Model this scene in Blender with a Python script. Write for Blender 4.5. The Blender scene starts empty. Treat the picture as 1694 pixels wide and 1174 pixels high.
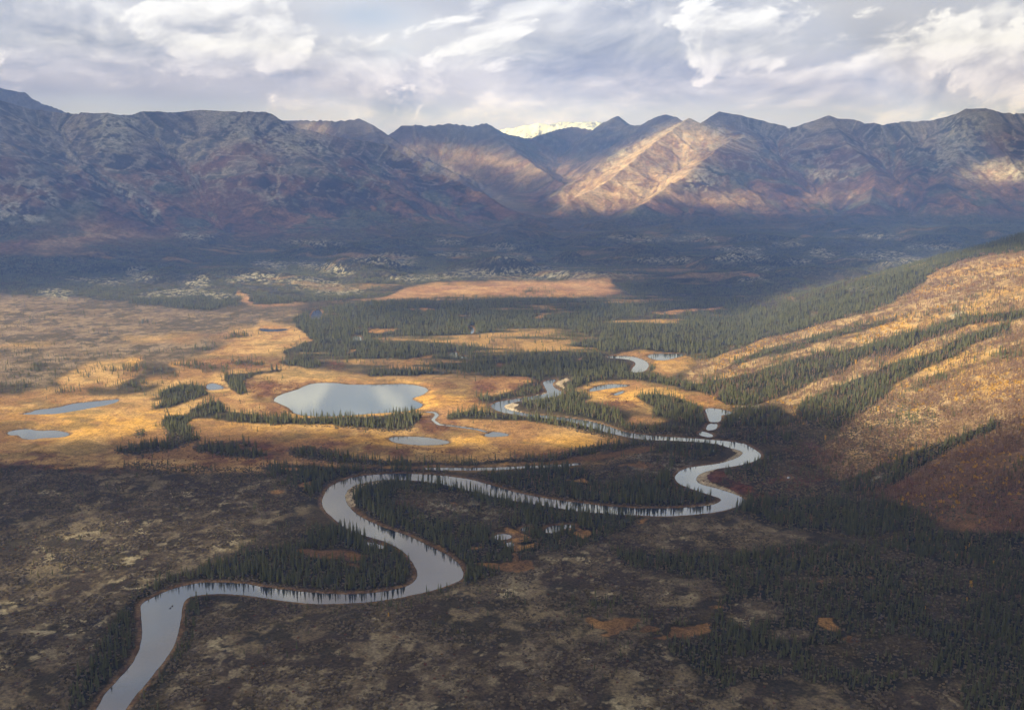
import bpy, math, random, time
import numpy as np
T0 = time.time()
rng = np.random.default_rng(7)
random.seed(7)
S = bpy.context.scene
C = S.collection

# ------------------------------------------------------------------ camera
F_PX, W_PX, H_PX, HOR = 1662.0, 1694.0, 1174.0, 260.0     # photograph's pixels
CAM_H = 480.0
PITCH = math.atan((H_PX / 2 - HOR) / F_PX)
cd = bpy.data.cameras.new("camera"); cam = bpy.data.objects.new("camera", cd); C.objects.link(cam)
cam.location = (0, 0, CAM_H); cam.rotation_euler = (math.pi / 2 - PITCH, 0, 0)
cd.sensor_width = 36; cd.lens = 36 * F_PX / W_PX; cd.clip_start = 1; cd.clip_end = 90000
S.camera = cam

# ------------------------------------------------------------------ light
SUN_EL, SUN_AZ = math.radians(29), math.radians(-112)      # azimuth from +Y, clockwise; negative = left, behind the camera
SUN_DIR = np.array([math.sin(SUN_AZ) * math.cos(SUN_EL), math.cos(SUN_AZ) * math.cos(SUN_EL), math.sin(SUN_EL)])
from mathutils import Vector
sl = bpy.data.lights.new("sun", 'SUN'); sun = bpy.data.objects.new("sun", sl); C.objects.link(sun)
sl.energy = 4.7; sl.angle = math.radians(0.6); sl.color = (1.0, 0.90, 0.78)
sun.rotation_euler = Vector(SUN_DIR).to_track_quat('Z', 'Y').to_euler()
S.view_settings.view_transform = 'Standard'; S.view_settings.look = 'None'
S.view_settings.gamma = 1.0; S.view_settings.exposure = 0.87
S.cycles.use_denoising = True
try: S.cycles.denoiser = 'OPENIMAGEDENOISE'
except Exception: pass
S.cycles.max_bounces = 5; S.cycles.diffuse_bounces = 2; S.cycles.glossy_bounces = 2
S.cycles.transmission_bounces = 2; S.cycles.transparent_max_bounces = 12; S.cycles.volume_bounces = 1
S.cycles.caustics_reflective = False; S.cycles.caustics_refractive = False

def px2dir(px, py):
    u = (np.asarray(px, float) - W_PX / 2) / F_PX; v = (H_PX / 2 - np.asarray(py, float)) / F_PX
    return u, math.cos(PITCH) + v * math.sin(PITCH), -math.sin(PITCH) + v * math.cos(PITCH)
def px2ground(px, py, z=0.0):
    a, b, c = px2dir(px, py); t = (z - CAM_H) / c
    return a * t, b * t
def at(px, py, D):
    a, b, c = px2dir(px, py); t = D / b
    return float(a * t), float(D), float(CAM_H + c * t)
def w2px(x, y, z):
    dz = z - CAM_H
    fwd = y * math.cos(PITCH) - dz * math.sin(PITCH); up = y * math.sin(PITCH) + dz * math.cos(PITCH)
    fwd = np.where(fwd < 1, 1, fwd)
    return W_PX / 2 + F_PX * x / fwd, H_PX / 2 - F_PX * up / fwd

# node helpers
class NT:
    def __init__(s, tree): s.t = tree; s.n = tree.nodes; s.l = tree.links
    def new(s, typ, **k):
        n = s.n.new(typ)
        for a, b in k.items(): setattr(n, a, b)
        return n
    def put(s, sock, v):
        if isinstance(v, bpy.types.NodeSocket): s.l.new(v, sock)
        else: sock.default_value = v
    def m(s, op, *a, clamp=False):
        n = s.new('ShaderNodeMath', operation=op); n.use_clamp = clamp
        for i, v in enumerate(a): s.put(n.inputs[i], v)
        return n.outputs[0]
    def mix(s, f, a, b, mode='MIX'):
        n = s.new('ShaderNodeMix', data_type='RGBA', blend_type=mode)
        s.put(n.inputs[0], f); s.put(n.inputs[6], a if not isinstance(a, tuple) else (*a, 1)[:4]); s.put(n.inputs[7], b if not isinstance(b, tuple) else (*b, 1)[:4])
        return n.outputs[2]
    def noise(s, vec, scale, detail=4, rough=.5, dist=0.0):
        n = s.new('ShaderNodeTexNoise'); s.put(n.inputs['Vector'], vec)
        n.inputs['Scale'].default_value = scale; n.inputs['Detail'].default_value = detail
        n.inputs['Roughness'].default_value = rough; n.inputs['Distortion'].default_value = dist
        return n.outputs['Fac']
    def ramp(s, v, a, b, c=0.0, d=1.0, smooth=True):
        n = s.new('ShaderNodeMapRange'); n.interpolation_type = 'SMOOTHSTEP' if smooth else 'LINEAR'
        for i, q in enumerate((v, a, b, c, d)): s.put(n.inputs[i], q)
        return n.outputs[0]

# world: physical sky in the gaps, cloud cover as a function of the view direction on the sky sphere
wd = bpy.data.worlds.new("World"); S.world = wd; wd.use_nodes = True
w = NT(wd.node_tree); w.n.clear()
out = w.new('ShaderNodeOutputWorld'); bg = w.new('ShaderNodeBackground')
sky = w.new('ShaderNodeTexSky', sky_type='NISHITA', sun_disc=False, sun_elevation=SUN_EL, sun_rotation=SUN_AZ, altitude=900)
tc = w.new('ShaderNodeTexCoord'); sx = w.new('ShaderNodeSeparateXYZ'); w.l.new(tc.outputs['Generated'], sx.inputs[0])
az = w.m('ARCTAN2', sx.outputs[0], sx.outputs[1]); el = w.m('ARCSINE', sx.outputs[2])
def vec(a, b, c=0.0):
    n = w.new('ShaderNodeCombineXYZ'); w.put(n.inputs[0], a); w.put(n.inputs[1], b); w.put(n.inputs[2], c); return n.outputs[0]
def field(seed, sa, se, lean, da=0.0, de=0.0, warp=.85, detail=11, rough=.60):
    a2 = w.m('ADD', az, da); e2 = w.m('ADD', el, de)
    base = vec(w.m('MULTIPLY', w.m('SUBTRACT', a2, w.m('MULTIPLY', e2, lean)), sa), w.m('MULTIPLY', e2, se), seed)
    wn = w.new('ShaderNodeTexNoise'); w.l.new(base, wn.inputs['Vector']); wn.inputs['Scale'].default_value = 1.1; wn.inputs['Detail'].default_value = 3; wn.inputs['Roughness'].default_value = .5
    wv = w.new('ShaderNodeVectorMath', operation='MULTIPLY_ADD'); w.l.new(wn.outputs['Color'], wv.inputs[0]); wv.inputs[1].default_value = (warp, warp, warp); w.l.new(base, wv.inputs[2])
    return w.noise(wv.outputs[0], 1.0, detail, rough)
b1 = field(9.1, 2.6, 8.0, .4, warp=.3, detail=3)
def blob(px, py, rx, ry, amp, wob=1.0):
    a, b, c = px2dir(px, py); a0 = math.atan2(a, b); e0 = math.asin(c / math.sqrt(a * a + b * b + c * c))
    dx = w.m('DIVIDE', w.m('SUBTRACT', az, a0), rx / F_PX); dy = w.m('DIVIDE', w.m('SUBTRACT', el, e0), ry / F_PX)
    dy = w.m('ADD', dy, w.m('MULTIPLY', w.m('SUBTRACT', b1, .5), 1.5 * wob))
    r = w.m('ADD', w.m('MULTIPLY', dx, dx), w.m('MULTIPLY', dy, dy))
    return w.m('MULTIPLY', w.m('EXPONENT', w.m('MULTIPLY', r, -1.0)), amp)
def total(L):
    s_ = L[0]
    for q in L[1:]: s_ = w.m('ADD', s_, q)
    return s_
def layer(seed, sa, se, lean, thr, soft, blobs, lit_k, deep_k, top):
    f = field(seed, sa, se, lean); g = field(seed, sa, se, lean, -.010, .012)
    d = w.m('SUBTRACT', w.m('ADD', f, total([blob(*q) for q in blobs])), thr)
    m = w.ramp(d, 0.0, soft)
    v = w.m('SUBTRACT', w.m('ADD', top, w.m('MULTIPLY', w.m('SUBTRACT', f, g), lit_k)), w.m('MULTIPLY', w.ramp(d, 0.0, .34, 0, 1, False), deep_k))
    return m, v
def over(v0, m, v): return w.m('ADD', w.m('MULTIPLY', v0, w.m('SUBTRACT', 1.0, m)), w.m('MULTIPLY', v, m))
val = w.m('ADD', .56, w.m('MULTIPLY', w.m('SUBTRACT', b1, .5), 1.1))
val = w.m('ADD', val, total([blob(1000, 205, 300, 26, .15, 3), blob(620, 200, 150, 26, .14, 3), blob(1420, 208, 80, 10, .12), blob(60, 150, 160, 12, -.12), blob(300, 165, 120, 14, -.05)]))
gap = total([blob(610, 22, 70, 22, .45), blob(165, 168, 70, 9, .30), blob(590, 165, 50, 10, .25), blob(650, 88, 24, 14, .3), blob(570, -310, 80, 90, .9), blob(700, -200, 60, 20, .5), blob(330, 175, 60, 8, .2)])
gap = w.m('ADD', gap, w.m('MULTIPLY', w.ramp(el, .2, .5), w.ramp(b1, .44, .60, 0, .85)), clamp=True)
# broad grey deck, then brighter heaped masses in front of it
m1, v1 = layer(3.3, 4.4, 8.5, .5, .485, .08, [(120, 50, 260, 60, .20), (960, 90, 220, 70, .16), (1330, 150, 260, 26, .20), (1640, 60, 120, 60, .12), (610, 20, 90, 30, -.3), (1150, 205, 300, 12, -.2), (200, 172, 120, 10, -.25)], 3.2, .34, .76)
m2, v2 = layer(7.7, 5.0, 8.0, .6, .595, .055, [(450, 80, 150, 60, .11), (380, 140, 90, 40, .07), (300, 60, 120, 40, .04), (780, 70, 150, 70, .14), (650, 120, 60, 50, .08), (1230, 90, 150, 55, .14), (1400, 60, 150, 60, .08), (1660, 120, 50, 50, .12), (60, 110, 120, 25, .06), (545, 130, 50, 40, -.25), (650, -130, 130, 60, .25), (545, -140, 45, 60, -.25), (470, -110, 60, 50, .2), (690, -270, 90, 40, .2), (1150, -330, 140, 90, .15), (960, 130, 90, 40, -.1), (170, 160, 90, 20, -.2)], 3.4, .42, .92)
val = over(over(val, m1, v1), m2, v2)
gap = w.m('MULTIPLY', w.m('MULTIPLY', gap, w.m('SUBTRACT', 1.0, w.m('MULTIPLY', m2, .9))), w.m('SUBTRACT', 1.0, w.m('MULTIPLY', m1, .6)), clamp=True)
cr = w.new('ShaderNodeValToRGB'); w.l.new(val, cr.inputs[0]); e = cr.color_ramp.elements
e[0].position = .10; e[0].color = (.22, .25, .34, 1); e[1].position = .98; e[1].color = (.96, .95, .93, 1)
for p, c in ((.32, (.34, .36, .43)), (.50, (.47, .485, .53)), (.66, (.60, .605, .63)), (.82, (.79, .785, .78))):
    q = e.new(p); q.color = (*c, 1)
skyc = w.mix(1.0, sky.outputs[0], (.11, .11, .11), 'MULTIPLY')
skyc = w.mix(.5, skyc, (.34, .50, .85))
dim = w.m('MULTIPLY', w.ramp(el, .26, .60, 1.0, .62), w.ramp(sx.outputs[1], -.6, .6, .9, 1.0))
col = w.mix(gap, w.mix(1.0, cr.outputs[0], (.92, .98, 1.10), 'MULTIPLY'), skyc)
dimc = w.new('ShaderNodeCombineXYZ'); [w.put(dimc.inputs[i], dim) for i in range(3)]
col = w.mix(1.0, col, dimc.outputs[0], 'MULTIPLY')
col = w.mix(w.ramp(el, .22, .55), col, w.mix(1.0, col, (1.05, 1.0, .92), 'MULTIPLY'))
# low towards the horizon the cloud is tinted cooler, to offset how the long path through the air warms it
col = w.mix(w.ramp(el, .0, .24, 1.0, 0.0, False), col, w.mix(1.0, col, (1.0, 1.02, 1.46), 'MULTIPLY'))
col = w.mix(w.ramp(el, .02, .10, 1.0, 0.0, False), col, w.mix(1.0, col, (1.0, .965, 1.42), 'MULTIPLY'))
col = w.mix(1.0, col, (1.0, .995, .97), 'MULTIPLY')
wd.cycles.sampling_method = 'MANUAL'; wd.cycles.sample_map_resolution = 256
w.l.new(col, bg.inputs[0]); bg.inputs[1].default_value = 0.66; w.l.new(bg.outputs[0], out.inputs[0])

# ------------------------------------------------------------------ numpy noise
_P = rng.permutation(4096); _V = rng.random(4096)
def vnoise(x, y, seed=0):
    xi = np.floor(x).astype(np.int64); yi = np.floor(y).astype(np.int64)
    fx = (x - xi).astype(np.float32); fy = (y - yi).astype(np.float32)
    fx = fx * fx * fx * (fx * (fx * 6 - 15) + 10); fy = fy * fy * fy * (fy * (fy * 6 - 15) + 10)
    def h(a, b): return _V[_P[(a + _P[(b + seed * 131) & 4095]) & 4095]].astype(np.float32)
    a = h(xi, yi); b = h(xi + 1, yi); c = h(xi, yi + 1); d = h(xi + 1, yi + 1)
    return a + (b - a) * fx + (c - a) * fy + (a - b - c + d) * fx * fy
def fbm(x, y, wl, octv=4, seed=0, gain=.5):
    s_ = 0; a = 1; t = 0
    for o in range(octv):
        r = o * 0.7; cx = math.cos(r); sy = math.sin(r); k = 2.03 ** o / wl
        s_ = s_ + a * vnoise((x * cx - y * sy) * k + 17.3 * o, (x * sy + y * cx) * k - 9.1 * o, seed + o); t += a; a *= gain
    return s_ / t
def ridged(x, y, wl, octv=4, seed=0, gain=.5):
    s_ = 0; a = 1; t = 0
    for o in range(octv):
        k = 2.1 ** o / wl
        s_ = s_ + a * (1 - np.abs(2 * vnoise(x * k + 5.1 * o, y * k + 3.7 * o, seed + o) - 1)); t += a; a *= gain
    return s_ / t
def sstep(a, b, v):
    t = np.clip((v - a) / (b - a), 0, 1); return t * t * (3 - 2 * t)

# ------------------------------------------------------------------ maps traced from the view, carried to the ground
RS = 0.5; RW, RH = int(W_PX * RS) + 200, int(H_PX * RS) + 120; ROX, ROY = 100, 0   # margin on both sides and below
def raster(): return np.zeros((RH, RW), np.float32)
def inpoly(P, X, Y):
    P = np.asarray(P, float); x1, y1 = P[:, 0], P[:, 1]; x2, y2 = np.roll(x1, -1), np.roll(y1, -1)
    r = np.zeros(X.shape, bool)
    for a, b, c, d in zip(x1, y1, x2, y2):
        if b == d: continue
        k = (b > Y) != (d > Y)
        r ^= k & (X < (c - a) * (Y - b) / (d - b) + a)
    return r
def poly(R, P, v=1.0, mode='set'):
    P = [((x * RS + ROX) if 0 < x < W_PX - 1 else (-5 if x <= 0 else RW + 5), y * RS + ROY if y < H_PX - 1 else RH + 5) for x, y in P]
    xs = [p[0] for p in P]; ys = [p[1] for p in P]
    x0, x1 = max(0, int(min(xs)) - 1), min(RW, int(max(xs)) + 2); y0, y1 = max(0, int(min(ys)) - 1), min(RH, int(max(ys)) + 2)
    if x1 <= x0 or y1 <= y0: return
    X, Y = np.meshgrid(np.arange(x0, x1) + .5, np.arange(y0, y1) + .5)
    k = inpoly(P, X, Y); sub = R[y0:y1, x0:x1]
    if mode == 'set': sub[k] = v
    elif mode == 'max': sub[k] = np.maximum(sub[k], v)
def ell(R, x, y, rx, ry, v=1.0, mode='set'):
    q_ = np.random.default_rng(int(x * 7 + y)); a_, b_, c_ = q_.uniform(0, 6.28, 3)
    poly(R, [(x + rx * math.cos(t) * f, y + ry * math.sin(t) * f) for t in np.linspace(0, 2 * math.pi, 29)[:-1] for f in [1 + .22 * math.sin(2 * t + a_) + .16 * math.sin(3 * t + b_) + .12 * math.sin(5 * t + c_)]], v, mode)
def line(R, pts, wd_, v=1.0):
    for (x1, y1), (x2, y2) in zip(pts[:-1], pts[1:]):
        dx, dy = x2 - x1, y2 - y1; L = math.hypot(dx, dy) or 1; nx, ny = -dy / L * wd_ / 2, dx / L * wd_ / 2
        poly(R, [(x1 + nx, y1 + ny), (x2 + nx, y2 + ny), (x2 - nx, y2 - ny), (x1 - nx, y1 - ny)], v)
def blur(R, r):
    r = int(r)
    if r < 1: return R
    for ax in (0, 1):
        for _ in range(2):
            p = np.pad(R, [(r + 1, r) if a == ax else (0, 0) for a in (0, 1)], mode='edge'); c = np.cumsum(p, axis=ax, dtype=np.float64)
            n = R.shape[ax]; R = ((np.take(c, range(2 * r + 1, 2 * r + 1 + n), axis=ax) - np.take(c, range(0, n), axis=ax)) / (2 * r + 1)).astype(np.float32)
    return R
def look(R, px, py):
    x = np.clip(px * RS + ROX - .5, 0, RW - 1.01); y = np.clip(py * RS + ROY - .5, 0, RH - 1.01)
    xi = x.astype(int); yi = y.astype(int); fx = x - xi; fy = y - yi
    return (R[yi, xi] * (1 - fx) * (1 - fy) + R[yi, xi + 1] * fx * (1 - fy) + R[yi + 1, xi] * (1 - fx) * fy + R[yi + 1, xi + 1] * fx * fy).astype(np.float32)

# ================================================================== traced outlines (photograph pixels)
RIVER = [(120,1230),(158,1174),(177,1142),(219,1100),(237,1057),(234,1030),(232,1004),(237,996),(248,990),(283,974),(311,967),(329,963.5),(354,963),(407,965),(442,972),(496,978),(552,983),(606,982),(652,976),(680,967),(691,955),(690,944),(684,930),(666,910),(641,896),(617,889),(585,880),(567,870),(546,852),(534,840),(533,828),(537,816),(542,806),(571,792),(603,786),(649,783),(698,784),(730,786),(776,792),(819,804),(854,815),(907,825),(960,832),(1013,838),(1066,841),(1094,841),(1136,839.5),(1175,836),(1191,830),(1193,826),(1188,822),(1165,815),(1140,807),(1122,799),(1116,790),(1120,783),(1130,776),(1146,771.5),(1184,768),(1207,762),(1222,756),(1231,749),(1223,744),(1205,740),(1192,735),(1161,731),(1100,727.5),(1086,728),(1060,726.5),(1030,721),(998,713.5),(962,702),(941,696),(902,691),(867,688),(845,684),(831,682),(818,677),(810,671),(824,664),(856,659.6),(891,653.5),(906,651),(904,644),(897,632),(906,629),(923,627),
(913,634),(916,641),(932,649),(929,653),(902,659),(867,661.7),(845,666.6),(833,671),(836,676),(856,682),(892,686.5),(920,689),(948,692.5),(977,697),(998,702),(1030,714),(1054,718),(1100,722),(1154,725.5),(1192,728.5),(1216,731),(1233,734),(1243,740),(1253,746),(1259.5,752),(1258,758),(1238,766),(1215,771),(1192,774),(1174,778),(1161,782),(1152,788),(1151,795),(1161,802),(1184,807),(1207,814),(1227,822),(1233,828),(1227,834),(1213,840),(1198,844),(1161,850),(1100,854),(1066,852.5),(1013,850),(960,845.5),(905,837),(850,828),(800,818),(745,803),(692,794),(642,793),(621,795),(598,799),(585,803),(573,812),(570,826),(578,840),(592,852.5),(621,866.7),(647,877),(674,885),(700,898),(727,911),(750,923),(764,939),(767,950),(762,960),(730,972),(695,981),(649,990.6),(606,996),(535,999),(496,997),(442,989),(389,982),(336,982),(311,987),(301,1000),(299,1029),(290,1068),(262,1106),(228,1146),(206,1174),(170,1230)]
LAKE = [(450,662),(464,652),(488,646),(503,639),(517,634),(541,633),(563,634),(570,636),(612,636.5),(662,635),(683,636),(701,640),(710,645),(701,652),(690,656),(682,658),(682,661),(694,666),(701,670),(687,678),(648,682),(612,684),(577,687),(541,688.5),(506,688),(485,683),(480,675),(464,668)]
PONDS = [[(642,725),(648,723),(660,722),(700,722.5),(725,726),(745,730.5),(738,734.5),(700,736.5),(665,734),(648,730)],
 [(800,719),(808,716),(818,713.5),(842,718),(840,721),(808,723)],
 [(1067,588),(1090,585),(1125,585),(1134,587),(1118,591.6),(1100,596),(1082,595)],
 [(974,645),(984,640),(998,636.5),(1019,635),(1047,637.6),(1019,641),(998,643.6),(976,648)],
 [(1012,653),(1030,646),(1034,648),(1020,654)],
 [(1166,675),(1182,675),(1212,681),(1212,685),(1192,686),(1194,692),(1190,698),(1176,698.5),(1172,694),(1169,684)],
 [(1169,703),(1180,699.6),(1188,702),(1185,709),(1178,711),(1169,712)],
 [(1156,715),(1164,713.3),(1182,720),(1176,723.5),(1157,720)],
 [(53,682),(56,678),(92,675),(120,667.5),(149,664.5),(177,662),(199,660),(193,665),(177,670),(156,673.5),(127,679),(92,684.5),(67,685),(30,685)],
 [(10,716),(21,712),(46,709),(64,713),(92,711.5),(110,715),(117,719),(103,723),(71,724),(53,727),(35,725),(32,719),(18,720)],
 [(341,636),(354,633.5),(374,641),(358,644.5),(343,645)],
 [(428,543),(450,545),(476,544),(476,546.5),(450,549),(432,548)],
 [(817,885.5),(827,883),(846,884),(846,891),(819,893)],
 [(861,874),(875,870),(876,877),(864,878)],
 [(900,876.7),(910,869),(949,867.5),(952,871),(928,875),(918,881),(902,881)],
 [(834,898),(847,896.5),(851,903),(840,905)],
 [(602,897),(610,896.5),(635,902),(638,906),(628,907.5),(615,904.5)],
 [(515,531),(515,521),(520,513),(532,513),(532,527)],
 [(583,555),(598,557),(599,564),(582,564)],
 [(739,584),(758,582.5),(756,589),(775,590),(775,593),(752,592)],
 [(700,773),(800,774),(870,771),(930,768),(960,765.5),(961,768.5),(931,771.5),(870,775),(800,778),(700,777)],
 [(1005,589),(1030,588.5),(1051,590.5),(1068,596.5),(1074,604),(1068.6,613),(1056,616),(1043,616),(1047,608),(1053,602),(1047,596),(1030,593),(1005,592)],
 [(774,541),(780,540),(785,546),(782,552),(776,552),(780,546)],
 [(1176,745.5),(1180,744),(1184,746),(1180,748)] ,
 [(1300,789),(1306,787.5),(1310,790),(1304,792)],
 [(556,498.2),(598,496.8),(598,498.6),(560,500)]]
BROOK = [(702,681),(719,682),(723,686.5),(716,694),(726,702),(754,705),(789,710),(806,714.5)]

# skylines and spurs: (x, y in the photograph, metres ahead); g = group, ws = side slope, relief = depth of gullies, sp = spur spacing
RIDGES = [
 dict(n='left mountain', g='left', p=[(-420,150,5200),(-120,160,5700),(0,166,6300),(60,183,6500),(105,188,6600),(178,186,6500),(200,190,6700),(262,186,6800),(340,181,6900),(400,186,6900),(440,187,6950),(490,210,7000),(560,226,7100),(640,241,7200),(740,292,7000),(800,322,6900),(850,350,6700),(920,378,6450),(985,394,6300)], ws=25, rel=.55, sp=300),
 dict(n='left mountain', g='left', p=[(178,186,6500),(165,250,6050),(120,320,5500),(60,360,5100)], ws=27, rel=.5, sp=260),
 dict(n='left mountain', g='left', p=[(0,166,6300),(-60,260,5600),(-80,330,5000),(-140,400,4500)], ws=24, rel=.5, sp=260),
 dict(n='blue', g='back', p=[(-350,120,10500),(-90,135,10500),(0,145,10000),(35,152,10000),(80,175,9800),(125,190,9600),(200,230,9400)], ws=30, rel=.6, sp=500),
 dict(n='c', g='back', p=[(440,200,9900),(490,198,9900),(552,200,9700),(594,196,9600),(615,206,9500),(643,223,9400),(700,262,9000),(760,292,8700)], ws=27, rel=.6, sp=420),
 dict(n='d', g='back', p=[(600,240,10500),(643,222,10600),(665,207,10700),(700,208,10700),(742,204,10800),(775,209,10700),(804,203,10600),(840,222,10700),(878,228,10900),(925,214,11200),(945,209,11300),(980,215,11200),(1000,200,10900),(1022,191,10700),(1034,206,10500),(1060,206,10300),(1085,195,10000),(1102,189,9700),(1128,199,9400)], ws=29, rel=.7, sp=480),
 dict(n='d2', g='back', p=[(804,203,10600),(850,245,9900),(900,285,9300),(940,315,8800)], ws=26, rel=.5, sp=400),
 dict(n='snow', g='snow', p=[(740,240,17500),(800,222,17500),(830,214,17200),(862,209,17000),(892,203,16800),(910,205,16800),(930,200,16800),(960,201,16800),(990,200,16800),(1010,207,16800),(1060,225,16800)], ws=34, rel=.8, sp=420),
 dict(n='golden', g='right', p=[(905,330,7900),(930,315,8000),(980,280,8250),(1030,246,8500),(1080,223,8600),(1105,211,8600),(1130,199,8600),(1140,194,8600),(1150,203,8600),(1165,202,8700),(1190,184,8900),(1230,193,9000),(1262,201,9000),(1305,213,8900),(1340,203,8800),(1371,191,8700),(1385,197,8700),(1412,199,8700),(1430,205,8600),(1480,203,8600),(1545,200,8500),(1582,190,8500),(1598,181,8400),(1630,180,8400),(1655,188,8500),(1694,189,8500),(1780,176,8500),(2050,170,8000)], ws=28, rel=.75, sp=330),
 dict(n='golden', g='right', p=[(1140,194,8600),(1200,222,8400),(1262,250,8200),(1300,290,7800)], ws=25, rel=.6, sp=260),
 dict(n='golden', g='right', p=[(1140,194,8600),(1085,235,8200),(1040,270,7900),(1000,305,7600),(940,335,7300)], ws=26, rel=.6, sp=240),
 dict(n='golden', g='right', p=[(1230,226,8300),(1197,239,7950),(1165,265,7700),(1130,295,7450),(1090,318,7200),(1050,345,6900)], ws=25, rel=.55, sp=240),
 dict(n='r', g='right', p=[(1371,191,8700),(1400,238,8200),(1450,280,7700),(1440,330,7200)], ws=25, rel=.6, sp=260),
 dict(n='r', g='right', p=[(1480,203,8600),(1510,240,8200),(1540,275,7800),(1500,300,7500)], ws=27, rel=.6, sp=260),
 dict(n='r', g='right', p=[(1612,181,8400),(1640,235,8000),(1690,290,7500),(1760,340,7100)], ws=27, rel=.6, sp=240),
 dict(n='r', g='right', p=[(1612,181,8400),(1590,250,7900),(1560,300,7400),(1600,345,7000)], ws=27, rel=.6, sp=240),
]
HORZ = 6200.0
# polar grid of the ground sheet
f2 = F_PX * 1024 / W_PX
tx = np.linspace(-math.tan(math.radians(30.5)), math.tan(math.radians(30.5)), 1190)
azs = np.concatenate([np.radians(np.linspace(-180, -61, 26)), np.radians(np.linspace(-60, -30.8, 60)), np.arctan(tx), np.radians(np.linspace(30.8, 60, 60)), np.radians(np.linspace(61, 180, 26))])
rr = [0.5, 60, 150, 260, 380, 480, 560, 620, 660, 690, 715, 735, 755, 770]
r = 780.0
while r < 9600:
    r += min(max(1.35, r * r / (CAM_H * f2) * 0.95), 9.0 if r > 5200 else 9.5); rr.append(r)
while r < 19000: r += 34; rr.append(r)
rr += [20500, 23000]
rr = np.array(rr); NR, NA = len(rr), len(azs)
# rows are lines of equal distance ahead inside the view, circles outside it
GX = np.empty((NR, NA)); GY = np.empty((NR, NA))
kk = np.where(np.abs(azs) < math.radians(30.6), 1 / np.cos(np.minimum(np.abs(azs), 1)), 1 / math.cos(math.radians(30.6)))
for i in range(NR):
    GX[i] = rr[i] * kk * np.sin(azs); GY[i] = rr[i] * kk * np.cos(azs)
X = GX.ravel(); Y = GY.ravel(); N = X.size
print('grid', NR, NA, N, round(time.time() - T0, 1))

# ---- spurs
def spurs_of(rg, depth=0):
    pts = np.array([at(*q) for q in rg['p']]) if 'w' not in rg else np.array(rg['w'])
    out_ = []
    d = np.r_[0, np.cumsum(np.hypot(np.diff(pts[:, 0]), np.diff(pts[:, 1])))]
    s_ = rg['sp'] * .5
    while s_ < d[-1] - rg['sp'] * .3:
        i = np.searchsorted(d, s_) - 1; t = (s_ - d[i]) / (d[i + 1] - d[i]); p = pts[i] + (pts[i + 1] - pts[i]) * t
        tg = (pts[i + 1] - pts[i])[:2]; tg /= np.linalg.norm(tg) + 1e-6
        for sd in (-1, 1):
            if p[2] < 60: continue
            nrm = np.array([tg[1], -tg[0]]) * sd
            dr = nrm * 1 + tg * rng.uniform(-.1, .75); dr /= np.linalg.norm(dr)
            L = p[2] / math.tan(math.radians(rg['ws'] - 1.5)) * rng.uniform(.65, 1.0) * (1 if depth == 0 else .5)
            q = [p + np.array([0, 0, -8])]; n = 5; cur = p.copy(); z0 = p[2] - 8
            for k in range(1, n + 1):
                a = rng.normal(0, .22); c_, s2 = math.cos(a), math.sin(a); dr2 = np.array([dr[0] * c_ - dr[1] * s2, dr[0] * s2 + dr[1] * c_])
                cur = cur + np.array([*(dr2 * L / n), 0]); tt = k / n
                q.append(np.array([cur[0], cur[1], z0 * (1 - tt) ** 1.22 * (1 + rng.uniform(-.04, .04))]))
            out_.append(q)
        s_ += rg['sp'] * rng.uniform(.6, 1.4)
    return out_
floorz = np.maximum(0, Y - HORZ) * 0.055
floorz = np.minimum(floorz, 330)
BODY = np.zeros(N, np.float32); ENV = np.zeros(N, np.float32); RID = np.full(N, -1, np.int8)
far = np.nonzero((Y > 3000) & (np.abs(np.arctan2(X, Y)) < 1.1))[0]; fX, fY = X[far], Y[far]
gid = {'left': 0, 'back': 1, 'snow': 2, 'right': 3}
wob = (fbm(fX, fY, 420, 3, 31) - .5) * 170; wob2 = (fbm(fX, fY, 420, 3, 37) - .5) * 170
wX, wY = fX + wob, fY + wob2
def seg_apply(a, b, side, arr, power, rid=None, warp=True, base=0):
    tana = math.tan(math.radians(side)); W = max(a[2], b[2]) / tana * 1.15 + 50
    x0, x1 = min(a[0], b[0]) - W, max(a[0], b[0]) + W; y0, y1 = min(a[1], b[1]) - W, max(a[1], b[1]) + W
    k = np.nonzero((fX > x0) & (fX < x1) & (fY > y0) & (fY < y1))[0]
    if not k.size: return
    px_, py_ = (fX[k], fY[k])
    dx, dy = b[0] - a[0], b[1] - a[1]; L2 = dx * dx + dy * dy + 1e-6
    def dist(u, v):
        t = np.clip(((u - a[0]) * dx + (v - a[1]) * dy) / L2, 0, 1); return t, np.hypot(u - a[0] - t * dx, v - a[1] - t * dy)
    t, d0 = dist(px_, py_)
    if warp:
        m = np.clip(d0 / 260, 0, 1); t, d = dist(px_ + (wX[k] - fX[k]) * m, py_ + (wY[k] - fY[k]) * m); d = np.minimum(d, d0 * 1.6 + 2)
    else: d = d0
    z = a[2] + (b[2] - a[2]) * t; Wd = np.maximum(z, 1) / tana
    h = z * np.clip(1 - d / (Wd * (1.15 if power > 1 else 1)), 0, 1) ** power
    kk_ = far[k]; up = h > arr[kk_]; arr[kk_] = np.where(up, h, arr[kk_])
    if rid is not None:
        u2 = up; RID[kk_[u2]] = rid
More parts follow.
